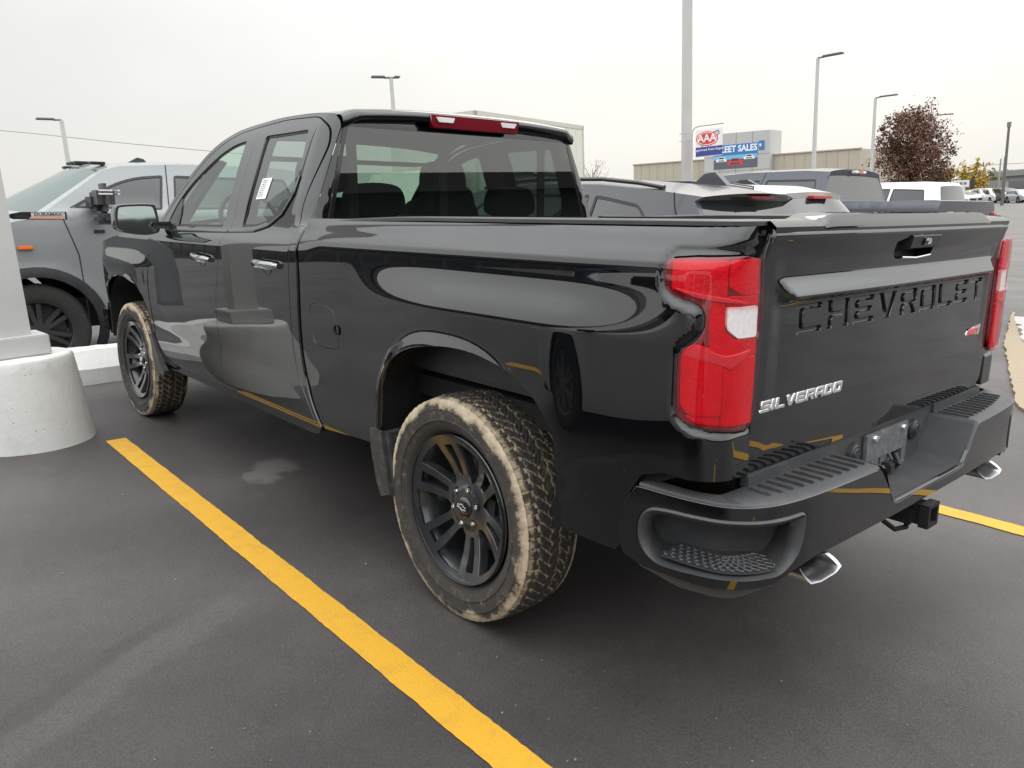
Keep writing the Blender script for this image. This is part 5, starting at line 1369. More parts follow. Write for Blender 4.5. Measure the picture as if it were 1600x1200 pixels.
    rmd, tyd = wheel_meshes(rw, wheelw, rim)
    for ax in axles:
        for s in (1, -1):
            w = bpy.data.objects.new('wheel', rmd); link(w, t); w.location = (ax, s*(W*.985-wheelw*.5), rw); w.rotation_euler = (0, .3*ax, 0 if s > 0 else math.pi)
            ty = bpy.data.objects.new('tyre', tyd); link(ty, w)
    if flare_r:
        for ax in axles:
            ring = []
            for i in range(25):
                a = -.35+(math.pi+.7)*i/24; ring.append((ax+ar*math.cos(a)*1.0, rw+ar*math.sin(a)))
            for i in range(24, -1, -1):
                a = -.35+(math.pi+.7)*i/24; ring.append((ax+(ar+.085)*math.cos(a), rw+(ar+.085)*math.sin(a)))
            mirror_y(panel('wheel_arch_trim', ring, lambda x, z: FS(x, z, -.02), flare_r, t, step=.05, lip=((.004, .006), (.006, .022))), t)
    if extra: extra(t, FS, Y)
    return t
def pose(x, y, heading, dz=0, frame=True):
    """a vehicle standing on the lot; x, y in the truck frame, heading in degrees from the truck's own"""
    if frame: return RM4 @ Matrix.Translation((x, y, dz)) @ Matrix.Rotation(R(heading), 4, 'Z')
    return Matrix.Translation((x, y, Hw(x, y)+dz)) @ Matrix.Rotation(R(heading), 4, 'Z')
def seam(t, FS, pts, r=.005, o=-.0005, m=DARK, name='panel_gap'):
    mb = MB(); mb.tube([FS(x, z, o) for x, z in dense(pts, .08, False)], r, 6); a = mb.obj(name, m, t, 60); return a
SUVTOP = lambda L, H, belt, tail, crown=.05: [(-L/2+.05, .35, 0, -.05, 'p'), (-L/2, .55, 0, -.06, 'p'), (-L/2+.02, .95, 0, -.06, 'p'), (-L/2+.10, belt, 0, -.07, 'g'), (-L/2+tail, H-.14, .03, -.08, 'p'), (-L/2+tail+.05, H-.085, crown*.9, -.10, 'p'), (-L/2+tail+.5, H-.055, crown, -.02, 'p'), (-.1, H-crown, crown, 0, 'p'), (L*.10, H-crown-.04, crown, .05, 'p'), (L*.16, H-crown-.09, crown, .10, 'g'), (L*.32, belt+.06, .04, .28, 'p'), (L*.37, belt+.0, .06, .22, 'p'), (L*.46, belt-.16, .05, .14, 'p'), (L/2, .62, .0, .10, 'p'), (L/2-.02, .35, 0, .10, 'p')]
# --- grey crossover beside the truck
PG = car_paint('grey_metallic_paint', (.05, .054, .061), metal=.1, coat=.3)
BTOP = [(-2.32, .35, 0, -.05, 'p'), (-2.36, .60, 0, -.06, 'p'), (-2.32, 1.10, 0, -.06, 'p'), (-2.30, 1.30, 0, -.06, 'g'), (-2.16, 1.495, .012, -.06, 'p'), (-2.22, 1.525, .030, -.12, 'p'), (-1.85, 1.575, .045, -.08, 'p'), (-1.2, 1.635, .045, 0, 'p'), (-.4, 1.655, .045, 0, 'p'), (.2, 1.63, .045, .05, 'p'), (.45, 1.585, .045, .10, 'g'), (1.25, 1.10, .04, .30, 'p'), (1.4, 1.05, .06, .22, 'p'), (2.15, .90, .05, .14, 'p'), (2.33, .60, 0, .10, 'p'), (2.30, .35, 0, .10, 'p')]
BW = [soft([(-1.86, 1.12), (-1.96, 1.22), (-1.70, 1.475), (-1.35, 1.535), (-1.22, 1.55), (-1.20, 1.10)], .05, .03), soft([(-1.14, 1.10), (-1.16, 1.555), (-.40, 1.575), (-.30, 1.09)], .05, .03), soft([(-.22, 1.08), (-.32, 1.575), (.12, 1.555), (.90, 1.10)], .12, .03)]
def bx_(t, FS, Y):
    for s in (1, -1):
        mb = MB(); xs = [(-1.85, 1.600), (-1.6, 1.640), (-1.2, 1.680), (-.4, 1.700), (.1, 1.680), (.3, 1.640)]; mb.tube([(x, s*(Y(x, z-.05)*.90), z) for x, z in xs], .018, 8); mb.obj('roof_rail', GLOSSB, t, 60)
    mb = MB(); mb.prism([(-2.02, 1.620), (-1.70, 1.640), (-1.80, 1.715), (-1.90, 1.725)], -.035, .035); mb.obj('roof_fin', PG, t, 40)
    mb = MB(); mb.box((-2.325, -.16, 1.517), (-2.28, .16, 1.530), bev=.006); mb.obj('high_brake_light', REDL, t, 40)
    seam(t, FS, [(-1.98, 1.56), (-2.02, 1.45), (-2.14, 1.25), (-2.22, 1.05), (-2.24, .9)])
    for s in (1, -1):
        mb = MB(); mb.box((-2.36, min(s*.55, s*.86), .88), (-2.22, max(s*.55, s*.86), 1.02), bev=.03); mb.obj('tail_lamp', REDL, t, 40)
vehicle('parked_suv', 'metallic grey crossover with black roof rails, directly beyond the black truck bed', 'suv', .925, BTOP, BW, (-1.32, 1.40), .36, PG, pose(3.60, -2.93, 0, -.005), 'parked cars', belt=1.06, roofz=1.62, rim=CRIM, extra=bx_)
# --- white SUV
PW = car_paint('white_paint', (.55, .55, .535))
CTOP = [(-2.42, .40, 0, -.05, 'p'), (-2.48, .65, 0, -.06, 'p'), (-2.46, 1.02, 0, -.06, 'p'), (-2.42, 1.12, .0, -.08, 'g'), (-2.07, 1.535, .02, -.10, 'p'), (-2.09, 1.585, .03, -.10, 'p'), (-1.8, 1.640, .045, -.06, 'p'), (-1.2, 1.67, .05, 0, 'p'), (-.2, 1.67, .05, 0, 'p'), (.3, 1.64, .05, .05, 'p'), (.5, 1.606, .05, .10, 'g'), (1.30, 1.176, .04, .30, 'p'), (1.45, 1.12, .06, .22, 'p'), (2.2, .98, .05, .14, 'p'), (2.42, .65, 0, .10, 'p'), (2.40, .38, 0, .10, 'p')]
CW_ = [soft([(-2.02, 1.21), (-2.06, 1.245), (-1.86, 1.537), (-1.40, 1.584), (-1.35, 1.176)], .05, .04), soft([(-1.25, 1.159), (-1.30, 1.593), (-.45, 1.602), (-.35, 1.14)], .05, .03), soft([(-.27, 1.13), (-.37, 1.602), (.15, 1.58), (1.0, 1.15)], .12, .03)]
def cx_(t, FS, Y):
    for s in (1, -1):
        mb = MB(); mb.tube([(x, s*(Y(x, 1.7)*.92), z) for x, z in ((-1.75, 1.66), (-1.5, 1.70), (-.2, 1.70), (.1, 1.665))], .018, 8); mb.obj('roof_rail', PLAST, t, 60)
        mb = MB(); mb.box((-2.47, min(s*.55, s*.90), 1.0), (-2.33, max(s*.55, s*.90), 1.13), bev=.03); mb.obj('tail_lamp', REDL, t, 40)
    mb = MB(); mb.prism([(-1.45, 1.70), (-1.10, 1.705), (-1.20, 1.765), (-1.30, 1.77)], -.03, .03); mb.obj('roof_fin', PLAST, t, 40)
    mb = MB(); mb.box((-2.235, -.20, 1.545), (-2.15, .20, 1.575), bev=.008); mb.obj('high_brake_light', REDL, t, 40)
    mb = MB(); mb.tube([(-2.43, .05, 1.23), (-2.36, .30, 1.30)], .012, 8); mb.lathe([(0, -.03), (.03, -.02), (.035, .03)], 12, 'x', c=(-2.44, .03, 1.23)); mb.obj('rear_wiper', DARK, t, 40)
vehicle('parked_suv', 'white SUV with a big roof spoiler, between the grey crossover and blue-grey pickup', 'suv', .96, CTOP, CW_, (-1.40, 1.45), .37, PW, pose(4.50, -5.70, 0), 'parked cars', belt=1.12, roofz=1.64, rim=CRIM, extra=cx_)
# --- pickups
def pickup(label, name_p, col, mw, H=1.93, rail=1.50, metal=.3, rim=CRIM, box_len=1.75, L=5.9, glass_=None, group='parked cars', bumper=True, detail=1, windglass=None, sideglass=None, flr=None, extra=None, W=1.02, bp=1.05, rw=.41):
    pt = car_paint(name_p, col, metal=metal); x0 = -L/2; cb = x0+.12+box_len
    tp = [(x0+.10, .50, 0, -.03, 'p'), (x0+.06, .80, 0, -.03, 'p'), (x0+.03, rail, 0, -.03, 'p'), (x0+.10, rail+.01, 0, -.02, 'n'), (cb, rail-.015, 0, 0, 'p'), (cb+.01, rail+.0, 0, 0, 'p'), (cb+.02, rail+.06, 0, 0, 'g'), (cb+.06, H-.135, .02, 0, 'p'), (cb+.05, H-.075, .05, -.01, 'p'), (cb+.4, H-.05, .05, 0, 'p'), (cb+1.3, H-.05, .05, 0, 'p'), (cb+1.86, H-.085, .05, .06, 'p'), (cb+2.02, H-.135, .05, .11, 'g'), (cb+2.60, rail-.08, .04, .30, 'p'), (cb+2.72, rail-.13, .07, .25, 'p'), (L/2-.25, rail-.25, .07, .14, 'p'), (L/2-.05, rail-.42, .03, .10, 'p'), (L/2, .85, 0, .08, 'p'), (L/2-.02, .45, 0, .06, 'p')]
    bl = rail-.08
    wn_ = [soft([(cb+.13, bl+.05), (cb+.20, H-.17), (cb+bp-.10, H-.16), (cb+bp-.02, bl+.03)], .05, .03), soft([(cb+bp+.09, bl+.03), (cb+bp+.0, H-.16), (cb+1.72, H-.18), (cb+1.93, H-.24), (cb+2.38, bl+.05)], .12, .03)]
    def ex(t, FS, Y):
        mb = MB(); mb.box((x0+.10, -W*.86, .80), (cb, W*.86, .84)); mb.box((x0+.06, -W*.86, .8), (x0+.10, W*.86, rail-.01)); mb.box((cb-.04, -W*.86, .8), (cb, W*.86, rail-.02))
        for s in (1, -1): mb.box((x0+.1, s*W*.86-.02, .8), (cb, s*W*.86+.02, rail))
        mb.obj('bed_liner', PLAST, t)
        mb = MB(); mb.box((cb-.03, -.16, H-.085), (cb+.04, .16, H-.045), bev=.01); hb = mb.obj('high_brake_light', WHL, t, 40)
        mb = MB(); mb.box((cb-.035, -.055, H-.090), (cb-.02, .055, H-.040), bev=.004); mb.obj('red_lens', REDL, hb, 40)
        for s in (1, -1):
            mb = MB(); mb.box((x0+.0, min(s*W*.80, s*W*.945), .95), (x0+.16, max(s*W*.80, s*W*.945), rail-.12), bev=.03); mb.obj('tail_lamp', REDL, t, 40)
            mb = MB(); mb.box((cb+2.1, min(s*W*.93, s*(W+.20)), bl+.02), (cb+2.24, max(s*W*.93, s*(W+.20)), bl+.19), bev=.04); mb.obj('side_mirror', PLAST, t, 40)
            for xs_ in (cb+bp-.78, cb+bp+.18):
                hm = MB(); hm.box((xs_, min(s*(Y(xs_, bl-.1)), s*(Y(xs_, bl-.1)+.03)), bl-.16), (xs_+.2, max(s*(Y(xs_, bl-.1)), s*(Y(xs_, bl-.1)+.03)), bl-.13), bev=.008); hm.obj('handle', PLAST, t, 40)
        seam(t, FS, [(cb+bp-.05, H-.06), (cb+bp+.035, bl), (cb+bp+.04, .55)]); seam(t, FS, [(cb+.02, rail), (cb+.02, .6)]); seam(t, FS, [(cb+2.45, bl-.02), (cb+2.35, 1.1), (cb+2.32, .5)])
        mb = MB(); mb.box((x0-.10, -W*.93, .55), (x0+.08, W*.93, .75), bev=.04); mb.obj('rear_bumper', CHROME if not flr else PLAST, t, 40)
        if extra: extra(t, FS, Y, cb)
    return vehicle('pickup_truck', label, 'pickup truck', W, tp, wn_, (x0+1.25, L/2-.95), rw, pt, mw, group, bottom=.45, belt=bl, roofz=H-.06, tumble=.22, rim=rim, ends=(.80, .06), extra=ex, detail=detail, windglass=windglass, sideglass=sideglass, flare_r=flr, wheelw=.27)
pickup('blue-grey pickup with its rear window and tailgate showing beyond the white SUV', 'blue_grey_paint', (.045, .049, .066), pose(4.72, -8.50, 0), H=2.0, box_len=1.36, rail=1.53, metal=.25)
pickup('dull red pickup whose bed rail shows beyond the blue-grey pickup', 'red_paint', (.33, .035, .045), pose(6.45, -12.45, 0, .02), H=1.95, rail=1.52, metal=.1, detail=1, windglass=mat('pale_glass', (.42, .40, .36), .2))
def suv(label, name_p, col, mw, L=4.7, H=1.72, W=.94, belt=1.08, group='parked cars', detail=1, metal=.2, kind='parked_suv', cat='suv', tail=.30, extra=None, windglass=None):
    pt = car_paint(name_p, col, metal=metal); tp = SUVTOP(L, H, belt+.04, tail)
    wn_ = [soft([(-L/2+.42, belt+.06), (-L/2+.50, H-.20), (-L*.27, H-.17), (-L*.26, belt+.03)], .05, .04), soft([(-L*.25, belt+.03), (-L*.26, H-.17), (-L*.06, H-.155), (-L*.05, belt+.02)], .05, .03), soft([(-L*.035, belt+.02), (-L*.045, H-.155), (L*.07, H-.17), (L*.23, belt+.03)], .12, .03)]
    def ex(t, FS, Y):
        for s in (1, -1):
            mb = MB(); mb.box((-L/2-.01, min(s*.52, s*W*.90), belt-.16), (-L/2+.13, max(s*.52, s*W*.90), belt-.02), bev=.03); mb.obj('tail_lamp', REDL, t, 40)
            mb = MB(); mb.box((L/2-.20, min(s*.50, s*W*.86), .66), (L/2+.05, max(s*.50, s*W*.86), .80), bev=.04); mb.obj('headlight', WHL, t, 40)
            mb = MB(); mb.box((L*.19, min(s*W*.93, s*(W+.16)), belt+.02), (L*.22, max(s*W*.93, s*(W+.16)), belt+.15), bev=.012); mb.obj('side_mirror', PLAST, t, 40)
        mb = MB(); mb.box((L/2+.02, -.45, .42), (L/2+.12, .45, .70), bev=.03); mb.obj('grille', PLAST, t, 40)
        if extra: extra(t, FS, Y)
    return vehicle(kind, label, cat, W, tp, wn_, (-L*.29, L*.31), .36, pt, mw, group, belt=belt, roofz=H-.05, tumble=.20, extra=ex, detail=detail, windglass=windglass)
suv('white SUV with a thick white rear pillar, parked beyond the red pickup', 'white_pearl_paint', (.66, .67, .68), pose(7.7, -17.3, 0, .17), L=5.2, H=1.9, W=1.0, belt=1.2, tail=.22)
pickup('grey pickup with a red roof light, parked nose out behind the white SUV', 'mid_grey_paint', (.09, .095, .10), pose(12.4, -9.9, 0, .35), H=1.95, rail=1.50, metal=.4)

# --- the grey heavy pickup parked across, left of the picture
A_Y0 = 2.12   # its nose in the truck frame
def a_extra(t, FS, Y, cb):
    FS0, Y0 = FS, Y; Y = lambda x, z: Y0(x+.47, z); before = set(t.children)
    n0 = 3.09
    mb = MB(); mb.prism([(1.36, 1.487), (1.72, 1.487), (1.80, 1.470), (1.82, 1.445), (1.78, 1.425), (1.36, 1.420)], Y(1.6, 1.45)-.01, Y(1.6, 1.45)+.006); v = mb.obj('fender_vent', GLOSSB, t, 30)
    for i in range(4):
        mb = MB(); mb.box((1.66, Y(1.6, 1.45)+.004, 1.432+.012*i), (1.76, Y(1.6, 1.45)+.012, 1.437+.012*i)); mb.obj('vent_fin', PLAST, v)
    yb = Y(1.55, 1.45)
    mb = MB(); mb.box((1.375, yb+.004, 1.446), (1.640, yb+.010, 1.482)); bd = mb.obj('badge', mat('badge_silver', (.62, .60, .60), .3, metal=.5), t)
    mb = MB(); mb.prism([(1.375, 1.424), (1.66, 1.430), (1.640, 1.446), (1.375, 1.446)], yb+.004, yb+.009); mb.obj('badge', mat('badge_copper', (.62, .30, .20), .4), t)
    put_text('badge_lettering', 'DURAMAX', .036, INK, bd, Matrix.Translation((1.508, yb+.012, 1.464)) @ Matrix.Rotation(R(180), 4, 'Z') @ Matrix.Rotation(R(90), 4, 'X'), .001, .0008, 1.25)
    mb = MB(); mb.box((1.66, Y(1.72, 1.2)-.01, 1.165), (1.78, Y(1.72, 1.2)+.035, 1.195), bev=.006); mb.obj('side_marker', AMB, t, 30)
    # towing mirror
    yb = Y(1.0, 1.5)
    mb = MB(); mb.box((1.02, yb+.13, 1.49), (1.17, yb+.40, 1.735), bev=.060); mr = mb.obj('towing_mirror', PLASTG, t, 40)
    mb = MB(); mb.box((1.03, yb+.10, 1.375), (1.16, yb+.38, 1.475), bev=.035); mb.tube([(1.08, yb-.06, 1.42), (1.09, yb+.16, 1.43)], .028, 10); mb.tube([(1.09, yb+.2, 1.45), (1.09, yb+.22, 1.52)], .03, 10); mb.box((1.02, yb-.04, 1.25), (1.20, yb+.06, 1.37), bev=.045); mb.obj('mirror_arm', PLAST, mr, 40)
    for z in (1.635, 1.665): 
        mb = MB(); mb.box((1.05, yb+.37, z), (1.16, yb+.405, z+.014), bev=.002); mb.box((.985, yb+.20, z), (1.003, yb+.39, z+.014), bev=.002); mb.obj('mirror_light_strip', WHL, mr)
    # roof lights and fin
    for yy in (-.55, -.14, 0, .14, .55):
        mb = MB(); mb.box((.82+.10*(1-(yy/.8)**2), yy-.06, 1.908+.045*(1-(yy/.8)**2)), (.97+.10*(1-(yy/.8)**2), yy+.06, 1.935+.045*(1-(yy/.8)**2)), bev=.012); mb.obj('roof_marker_light', PLAST, t, 40)
    mb = MB(); mb.prism([(.58, 1.955), (.30, 1.965), (.36, 2.03), (.42, 2.045)], -.03, .03); mb.obj('roof_fin', PG, t, 40)
    for c in t.children:
        if c not in before: c.location.x += .47
A = pickup('slate grey heavy pickup with black arch trims, parked across behind the light pole', 'slate_grey_paint', (.225, .24, .243), RM4 @ Matrix.Translation((5.98+1.04, A_Y0-3.12, -.07)) @ Matrix.Rotation(R(90), 4, 'Z'), H=2.0, rail=1.55, metal=.12, L=6.2, box_len=2.40, rim=CRIMB, flr=PLAST, windglass=CGLASSL, extra=a_extra, W=1.04, rw=.425, bp=1.47)

# --- box truck far behind the cab
BOXM = mat('white_box_panel', (.60, .60, .53), .45, var=.05, vscale=1)
q0 = at(742, 173, 17.5); q1 = at(911, 198, 22.0); d_ = Vector((q1.x-q0.x, q1.y-q0.y, 0)); Lb = d_.length; az = math.atan2(d_.y, d_.x); gz = Hw(q0.x, q0.y)
bt = thing('box_truck', 'white box truck with an aluminium-edged cargo box, behind the black truck cab', 'box truck', (q0.x, q0.y, gz)); bt.rotation_euler = (0, 0, az)
Ht = q0.z-gz
mb = MB(); mb.box((0, 0, 1.05), (Lb, 2.4, Ht), bev=.03); bxo = mb.obj('cargo_box', BOXM, bt, 30)
mb = MB()
for (a, b) in (((-.01, -.012, Ht-.09), (Lb+.01, .03, Ht+.01)), ((-.012, -.012, 1.05), (.05, .05, Ht)), ((Lb-.05, -.012, 1.05), (Lb+.012, .05, Ht)), ((-.012, 0, Ht-.09), (.03, 2.4, Ht+.01)), ((-.01, -.012, 1.03), (Lb+.01, .03, 1.15))): mb.box(a, b)
mb.obj('edge_rail', mat('box_rail', (.50, .49, .42), .4, metal=.3), bxo, 30)
mb = MB()
for i in range(1, 12): mb.box((Lb*i/12-.012, -.006, 1.15), (Lb*i/12+.012, .0, Ht-.09))
mb.obj('side_rib', BOXM, bxo)
mb = MB(); mb.prism([(-.2, .55), (-.2, 2.35), (-.9, 2.3), (-1.6, 1.5), (-2.2, 1.35), (-2.3, .55)], .2, 2.2); cbx = mb.obj('cab', BOXM, bt, 30)
mb = MB(); mb.prism([(-.35, 1.45), (-.35, 2.1), (-.85, 2.08), (-1.35, 1.5)], .19, 2.21); mb.obj('window', CGLASS, cbx)
mb = MB(); mb.box((-.3, .3, .6), (Lb-.1, 2.1, 1.05)); mb.obj('chassis', DARK, bt)
for x in (-1.6, Lb-1.3):
    for y in (.25, 2.15): mb = MB(); mb.lathe([(0, -.12), (.40, -.12), (.42, 0), (.40, .12), (0, .12)], 24, c=(x, y, .42)); mb.obj('wheel', CTIRE, bt, 40)

# ------------------------------------------------------------------ dealer building with the sale sign
def frame_obj(name, label, cat, a, b, dirz=0):
    """thing whose local x runs from a to b (ground points), y points away from the viewer"""
    d = Vector((b.x-a.x, b.y-a.y, 0)); t = thing(name, label, cat, (a.x, a.y, Hw(a.x, a.y))); t.rotation_euler = (0, 0, math.atan2(d.y, d.x)); return t, d.length
WALLT = mat('tan_wall_panel', (.40, .36, .29), .8, var=.05, vscale=.5); WALLG = mat('grey_wall_panel', (.42, .42, .41), .6, var=.04, vscale=.6)
TRIMG = mat('dark_blue_grey_trim', (.07, .085, .12), .5); JOINT = mat('panel_joint', (.24, .23, .20), .8)
eL = at(990, 258, 100); eR = at(1345, 232, 88); bdg, BL = frame_obj('dealership_building', 'low tan dealership building with a taller grey centre panel', 'building', eR, eL)
# local x runs from the right end to the left end as seen, so y must point away
bdg.rotation_euler.z += math.pi; bdg.location = (eL.x, eL.y, Hw(eR.x, eR.y))
hL, hR = eL.z-bdg.location.z, eR.z-bdg.location.z
mb = MB(); V = [(0, 0, 0), (BL, 0, 0), (BL, 0, hR), (0, 0, hL), (0, 20, 0), (BL, 20, 0), (BL, 20, hR), (0, 20, hL)]
mb.add(V, [(0, 1, 2, 3), (1, 5, 6, 2), (4, 0, 3, 7), (3, 2, 6, 7), (5, 4, 7, 6)]); wl_ = mb.obj('wall', WALLT, bdg, None)
mb = MB()
for i in range(1, 24):
    x = BL*i/24; mb.box((x-.02, -.012, 0), (x+.02, -.002, hL+(hR-hL)*x/BL))
mb.obj('wall_joint', JOINT, wl_)
mb = MB(); mb.add([(-.1, -.12, hL-.02), (BL+.1, -.12, hR-.02), (BL+.1, -.12, hR+.10), (-.1, -.12, hL+.10), (-.1, .2, hL-.02), (BL+.1, .2, hR-.02), (BL+.1, .2, hR+.10), (-.1, .2, hL+.10)], [(0, 1, 2, 3), (3, 2, 6, 7), (1, 5, 6, 2), (4, 0, 3, 7)]); mb.obj('parapet', WALLT, wl_)
for x in (BL*.20, BL*.925):
    mb = MB(); mb.box((x-.32, -.22, 3.2), (x+.32, 0, 3.55), bev=.03); mb.obj('wall_light', mat('fixture', (.06, .055, .05), .6), bdg)
def bl_x(px, py):
    """where the view of a pixel column meets the wall line"""
    q = at(px, py, 95); dx, dy = q.x-CW.x, q.y-CW.y; ex, ey = eR.x-eL.x, eR.y-eL.y
    det = dx*(-ey)+dy*ex; t = ((eL.x-CW.x)*(-ey)+(eL.y-CW.y)*ex)/det; s = (dx*(eL.y-CW.y)-dy*(eL.x-CW.x))/det
    hit = CW+(q-CW)*t; return math.hypot(hit.x-eL.x, hit.y-eL.y), hit.z-bdg.location.z
a = bl_x(1107, 212); b = bl_x(1209, 203); c = bl_x(1107, 275)
mb = MB(); mb.add([(a[0], -.9, 0), (b[0], -.9, 0), (b[0], -.9, b[1]), (a[0], -.9, a[1]), (a[0], 2, 0), (b[0], 2, 0), (b[0], 2, b[1]), (a[0], 2, a[1])], [(0, 1, 2, 3), (1, 5, 6, 2), (4, 0, 3, 7), (3, 2, 6, 7)]); gp = mb.obj('entrance_panel', WALLG, bdg, None)
mb = MB()
for f in (.25, .5, .75): x = a[0]+(b[0]-a[0])*f; mb.box((x-.03, -.912, 0), (x+.03, -.902, a[1]+(b[1]-a[1])*f))
for z in (1.6, 3.2, 4.8, 6.4): mb.box((a[0], -.912, z-.025), (b[0], -.902, z+.025))
mb.obj('panel_joint', JOINT, gp)
a = bl_x(1124, 229); b = bl_x(1190, 222); c = bl_x(1124, 265); d = bl_x(1190, 260)
SKYB = mat('sign_blue', (.03, .16, .42), .5); SKYL = mat('sign_light_blue', (.16, .42, .62), .5); ROADB = mat('sign_grey', (.09, .10, .12), .5); SWH = mat('sign_white', (.8, .8, .8), .5); SRED = mat('sign_red', (.62, .04, .03), .4); SDK = mat('sign_dark', (.03, .04, .06), .5)
x0 = a[0]-.15; x1 = b[0]; z1 = (a[1]+b[1])/2+.0; z0 = (c[1]+d[1])/2; HS = z1-z0; WS = x1-x0; slp = (b[1]-a[1])/(b[0]-a[0])
sg = thing('wall_sign', 'blue sale sign picturing three cars on the grey panel of the dealership', 'sign', (0, 0, 0)); sg.matrix_world = Matrix.Translation(bdg.location) @ Matrix.Rotation(bdg.rotation_euler.z, 4, 'Z')
def band(z_a, z_b, m, n_, y=-.96): mb = MB(); mb.prism([(x0, z_a), (x1, z_a), (x1, z_b), (x0, z_b)], y, -.905); return mb.obj(n_, m, sg)
band(z0+HS*.55, z1, SKYB, 'sky_band'); band(z0+HS*.38, z0+HS*.55, SKYL, 'sky_band'); band(z0, z0+HS*.38, ROADB, 'road_band')
put_text('lettering', 'FLEET SALES', HS*.37, SWH, sg, Matrix.Translation((x0+WS*.545, -.965, z0+HS*.80)) @ Matrix.Rotation(R(90), 4, 'X'), .01, .025, width=WS*.90)
for (fx, w_, h_, m, zb) in ((.18, .24, .17, SWH, .30), (.82, .24, .17, SWH, .34), (.50, .36, .24, SRED, .14)):
    cx = x0+WS*fx; w_ *= WS; h_ *= HS*1.15; zb = z0+HS*zb; car = [(-.5, 0), (-.5, .45), (-.36, .55), (-.24, 1), (.24, 1), (.36, .55), (.5, .45), (.5, 0)]
    mb = MB(); mb.prism([(cx+p*w_, zb+q*h_) for p, q in car], -.975, -.962); co_ = mb.obj('pictured_car', m, sg)
    mb = MB(); mb.prism([(cx+p*w_, zb+q*h_) for p, q in ((-.28, .58), (-.20, .92), (.20, .92), (.28, .58))], -.982, -.976); mb.prism([(cx+p*w_, zb+q*h_) for p, q in ((-.3, .12), (-.3, .34), (.3, .34), (.3, .12))], -.982, -.976); mb.obj('pictured_window', SDK, co_)
e = bl_x(1192, 225); f = bl_x(1200, 233)
mb = MB(); mb.box((e[0], -1.0, f[1]), (f[0], -.905, f[1]+.9)); mb.box((e[0]+.1, -1.02, f[1]+.32), (f[0]-.3, -1.0, f[1]+.58), 1); fr_ = mb.obj('logo_sign', [SKYB, SWH], None); fr_.matrix_world = sg.matrix_world; tag(fr_, 'small blue and white sign beside the big sale sign', 'sign')

# ------------------------------------------------------------------ far right: low buildings, street sign, utility pole
fa, fb = foot(1600+70, 122), foot(1564, 140)
rb, RL = frame_obj('shop_building', 'pale shop building with a grey flat canopy at the right edge', 'building', fb, fa)
BEI = mat('beige_wall', (.44, .40, .35), .8, var=.05, vscale=.4); GRY = mat('grey_fascia', (.20, .20, .20), .6, var=.1, vscale=.5)
rb.location.z = Hw(fb.x, fb.y); hh = at(1566, 268, 140).z-rb.location.z
mb = MB(); mb.box((0, 0, 0), (RL, 12, hh-.2)); mb.obj('wall', BEI, rb)
mb = MB(); mb.box((-.6, -.9, hh-.75), (RL+.5, 12.4, hh)); mb.obj('canopy', GRY, rb)
mb = MB(); mb.box((2.4, -.05, 1.2), (RL-1, 0, 2.7)); mb.obj('window', mat('shop_glass', (.10, .12, .12), .1), rb)
mb = MB(); mb.box((1.5, -.06, 2.85), (RL-.5, 0, 3.4)); mb.obj('sign_band', mat('pale_fascia', (.36, .37, .37), .6), rb)
fa, fb = foot(1572, 158), foot(1528, 165)
gb, GL = frame_obj('warehouse', 'low grey flat-roofed building between the yellow tree and the shop', 'building', fb, fa)
h2 = at(1545, 282, 160).z-gb.location.z
mb = MB(); mb.box((-2, 0, 0), (GL, 10, h2-.6)); mb.obj('wall', BEI, gb); mb = MB(); mb.box((-2.2, -.3, h2-1.9), (GL+.2, 10.2, h2)); mb.obj('roof', GRY, gb)
tp_ = at(1577, 193, 96); gz = Hw(tp_.x, tp_.y)
up_ = thing('utility_pole', 'thin grey-brown utility pole standing before the shop at the right edge', 'utility pole', (tp_.x, tp_.y, gz))
mb = MB(); mb.tube([(0, 0, 0), (0, 0, tp_.z-gz)], [.16, .11], 10); mb.obj('pole', mat('weathered_wood', (.13, .12, .11), .9), up_, 60); mb = MB(); mb.tube([(0, 0, tp_.z-gz-.35), (0, 0, tp_.z-gz+.15)], .19, 10); mb.obj('pole_cap', LAMPM, up_, 60)
for (px, py, d, w) in ((1564, 248, 120, .10), (1570, 245, 125, .09), (1514, 262, 140, .12)):
    q = at(px, py, d); mb = MB(); mb.tube([(0, 0, 0), (0, 0, q.z-Hw(q.x, q.y))], w, 6); o = mb.obj('mast', mat('faded_mast', (.30, .29, .27), .8), None, 60); o.location = (q.x, q.y, Hw(q.x, q.y)); tag(o, {1564: 'thin pale mast above the roof edge of the pale shop', 1570: 'thinner mast just right of another mast over the pale shop', 1514: 'bare thin mast beside the yellow tree'}[px], 'mast')
def wire(pts, r, label):
    mb = MB(); P = [at(*p) for p in pts]; Q = []
    for i in range(len(P)-1):
        for k in range(6): f = k/6; Q.append(P[i].lerp(P[i+1], f)-Vector((0, 0, .0)))
    Q.append(P[-1]); mb.tube(Q, r, 5); o = mb.obj('overhead_wire', mat('wire', (.42, .42, .41), .7), None, 60); tag(o, label, 'wire')
wire([(-60, 198, 55), (60, 209, 52), (200, 224, 50), (330, 236, 48), (520, 252, 46)], .03, 'overhead wire crossing the sky above the grey pickup')
wire([(1470, 266, 130), (1540, 258, 125), (1640, 252, 120)], .05, 'upper overhead wire right of the red tree')
wire([(1470, 272, 130), (1540, 268, 125), (1640, 262, 120)], .04, 'lower overhead wire right of the red tree')
s0 = foot(1497, 74); zc = at(1497, 287, 74).z-s0.z
ss = thing('street_sign', 'white box sign with dark ends on two pale posts, before the yellow tree', 'sign', s0); ss.rotation_euler = (0, 0, R(az_right(1497)))
mb = MB(); mb.box((-.75, -.08, zc-.30), (.75, .08, zc+.25), bev=.02); mb.obj('board', SWH, ss)
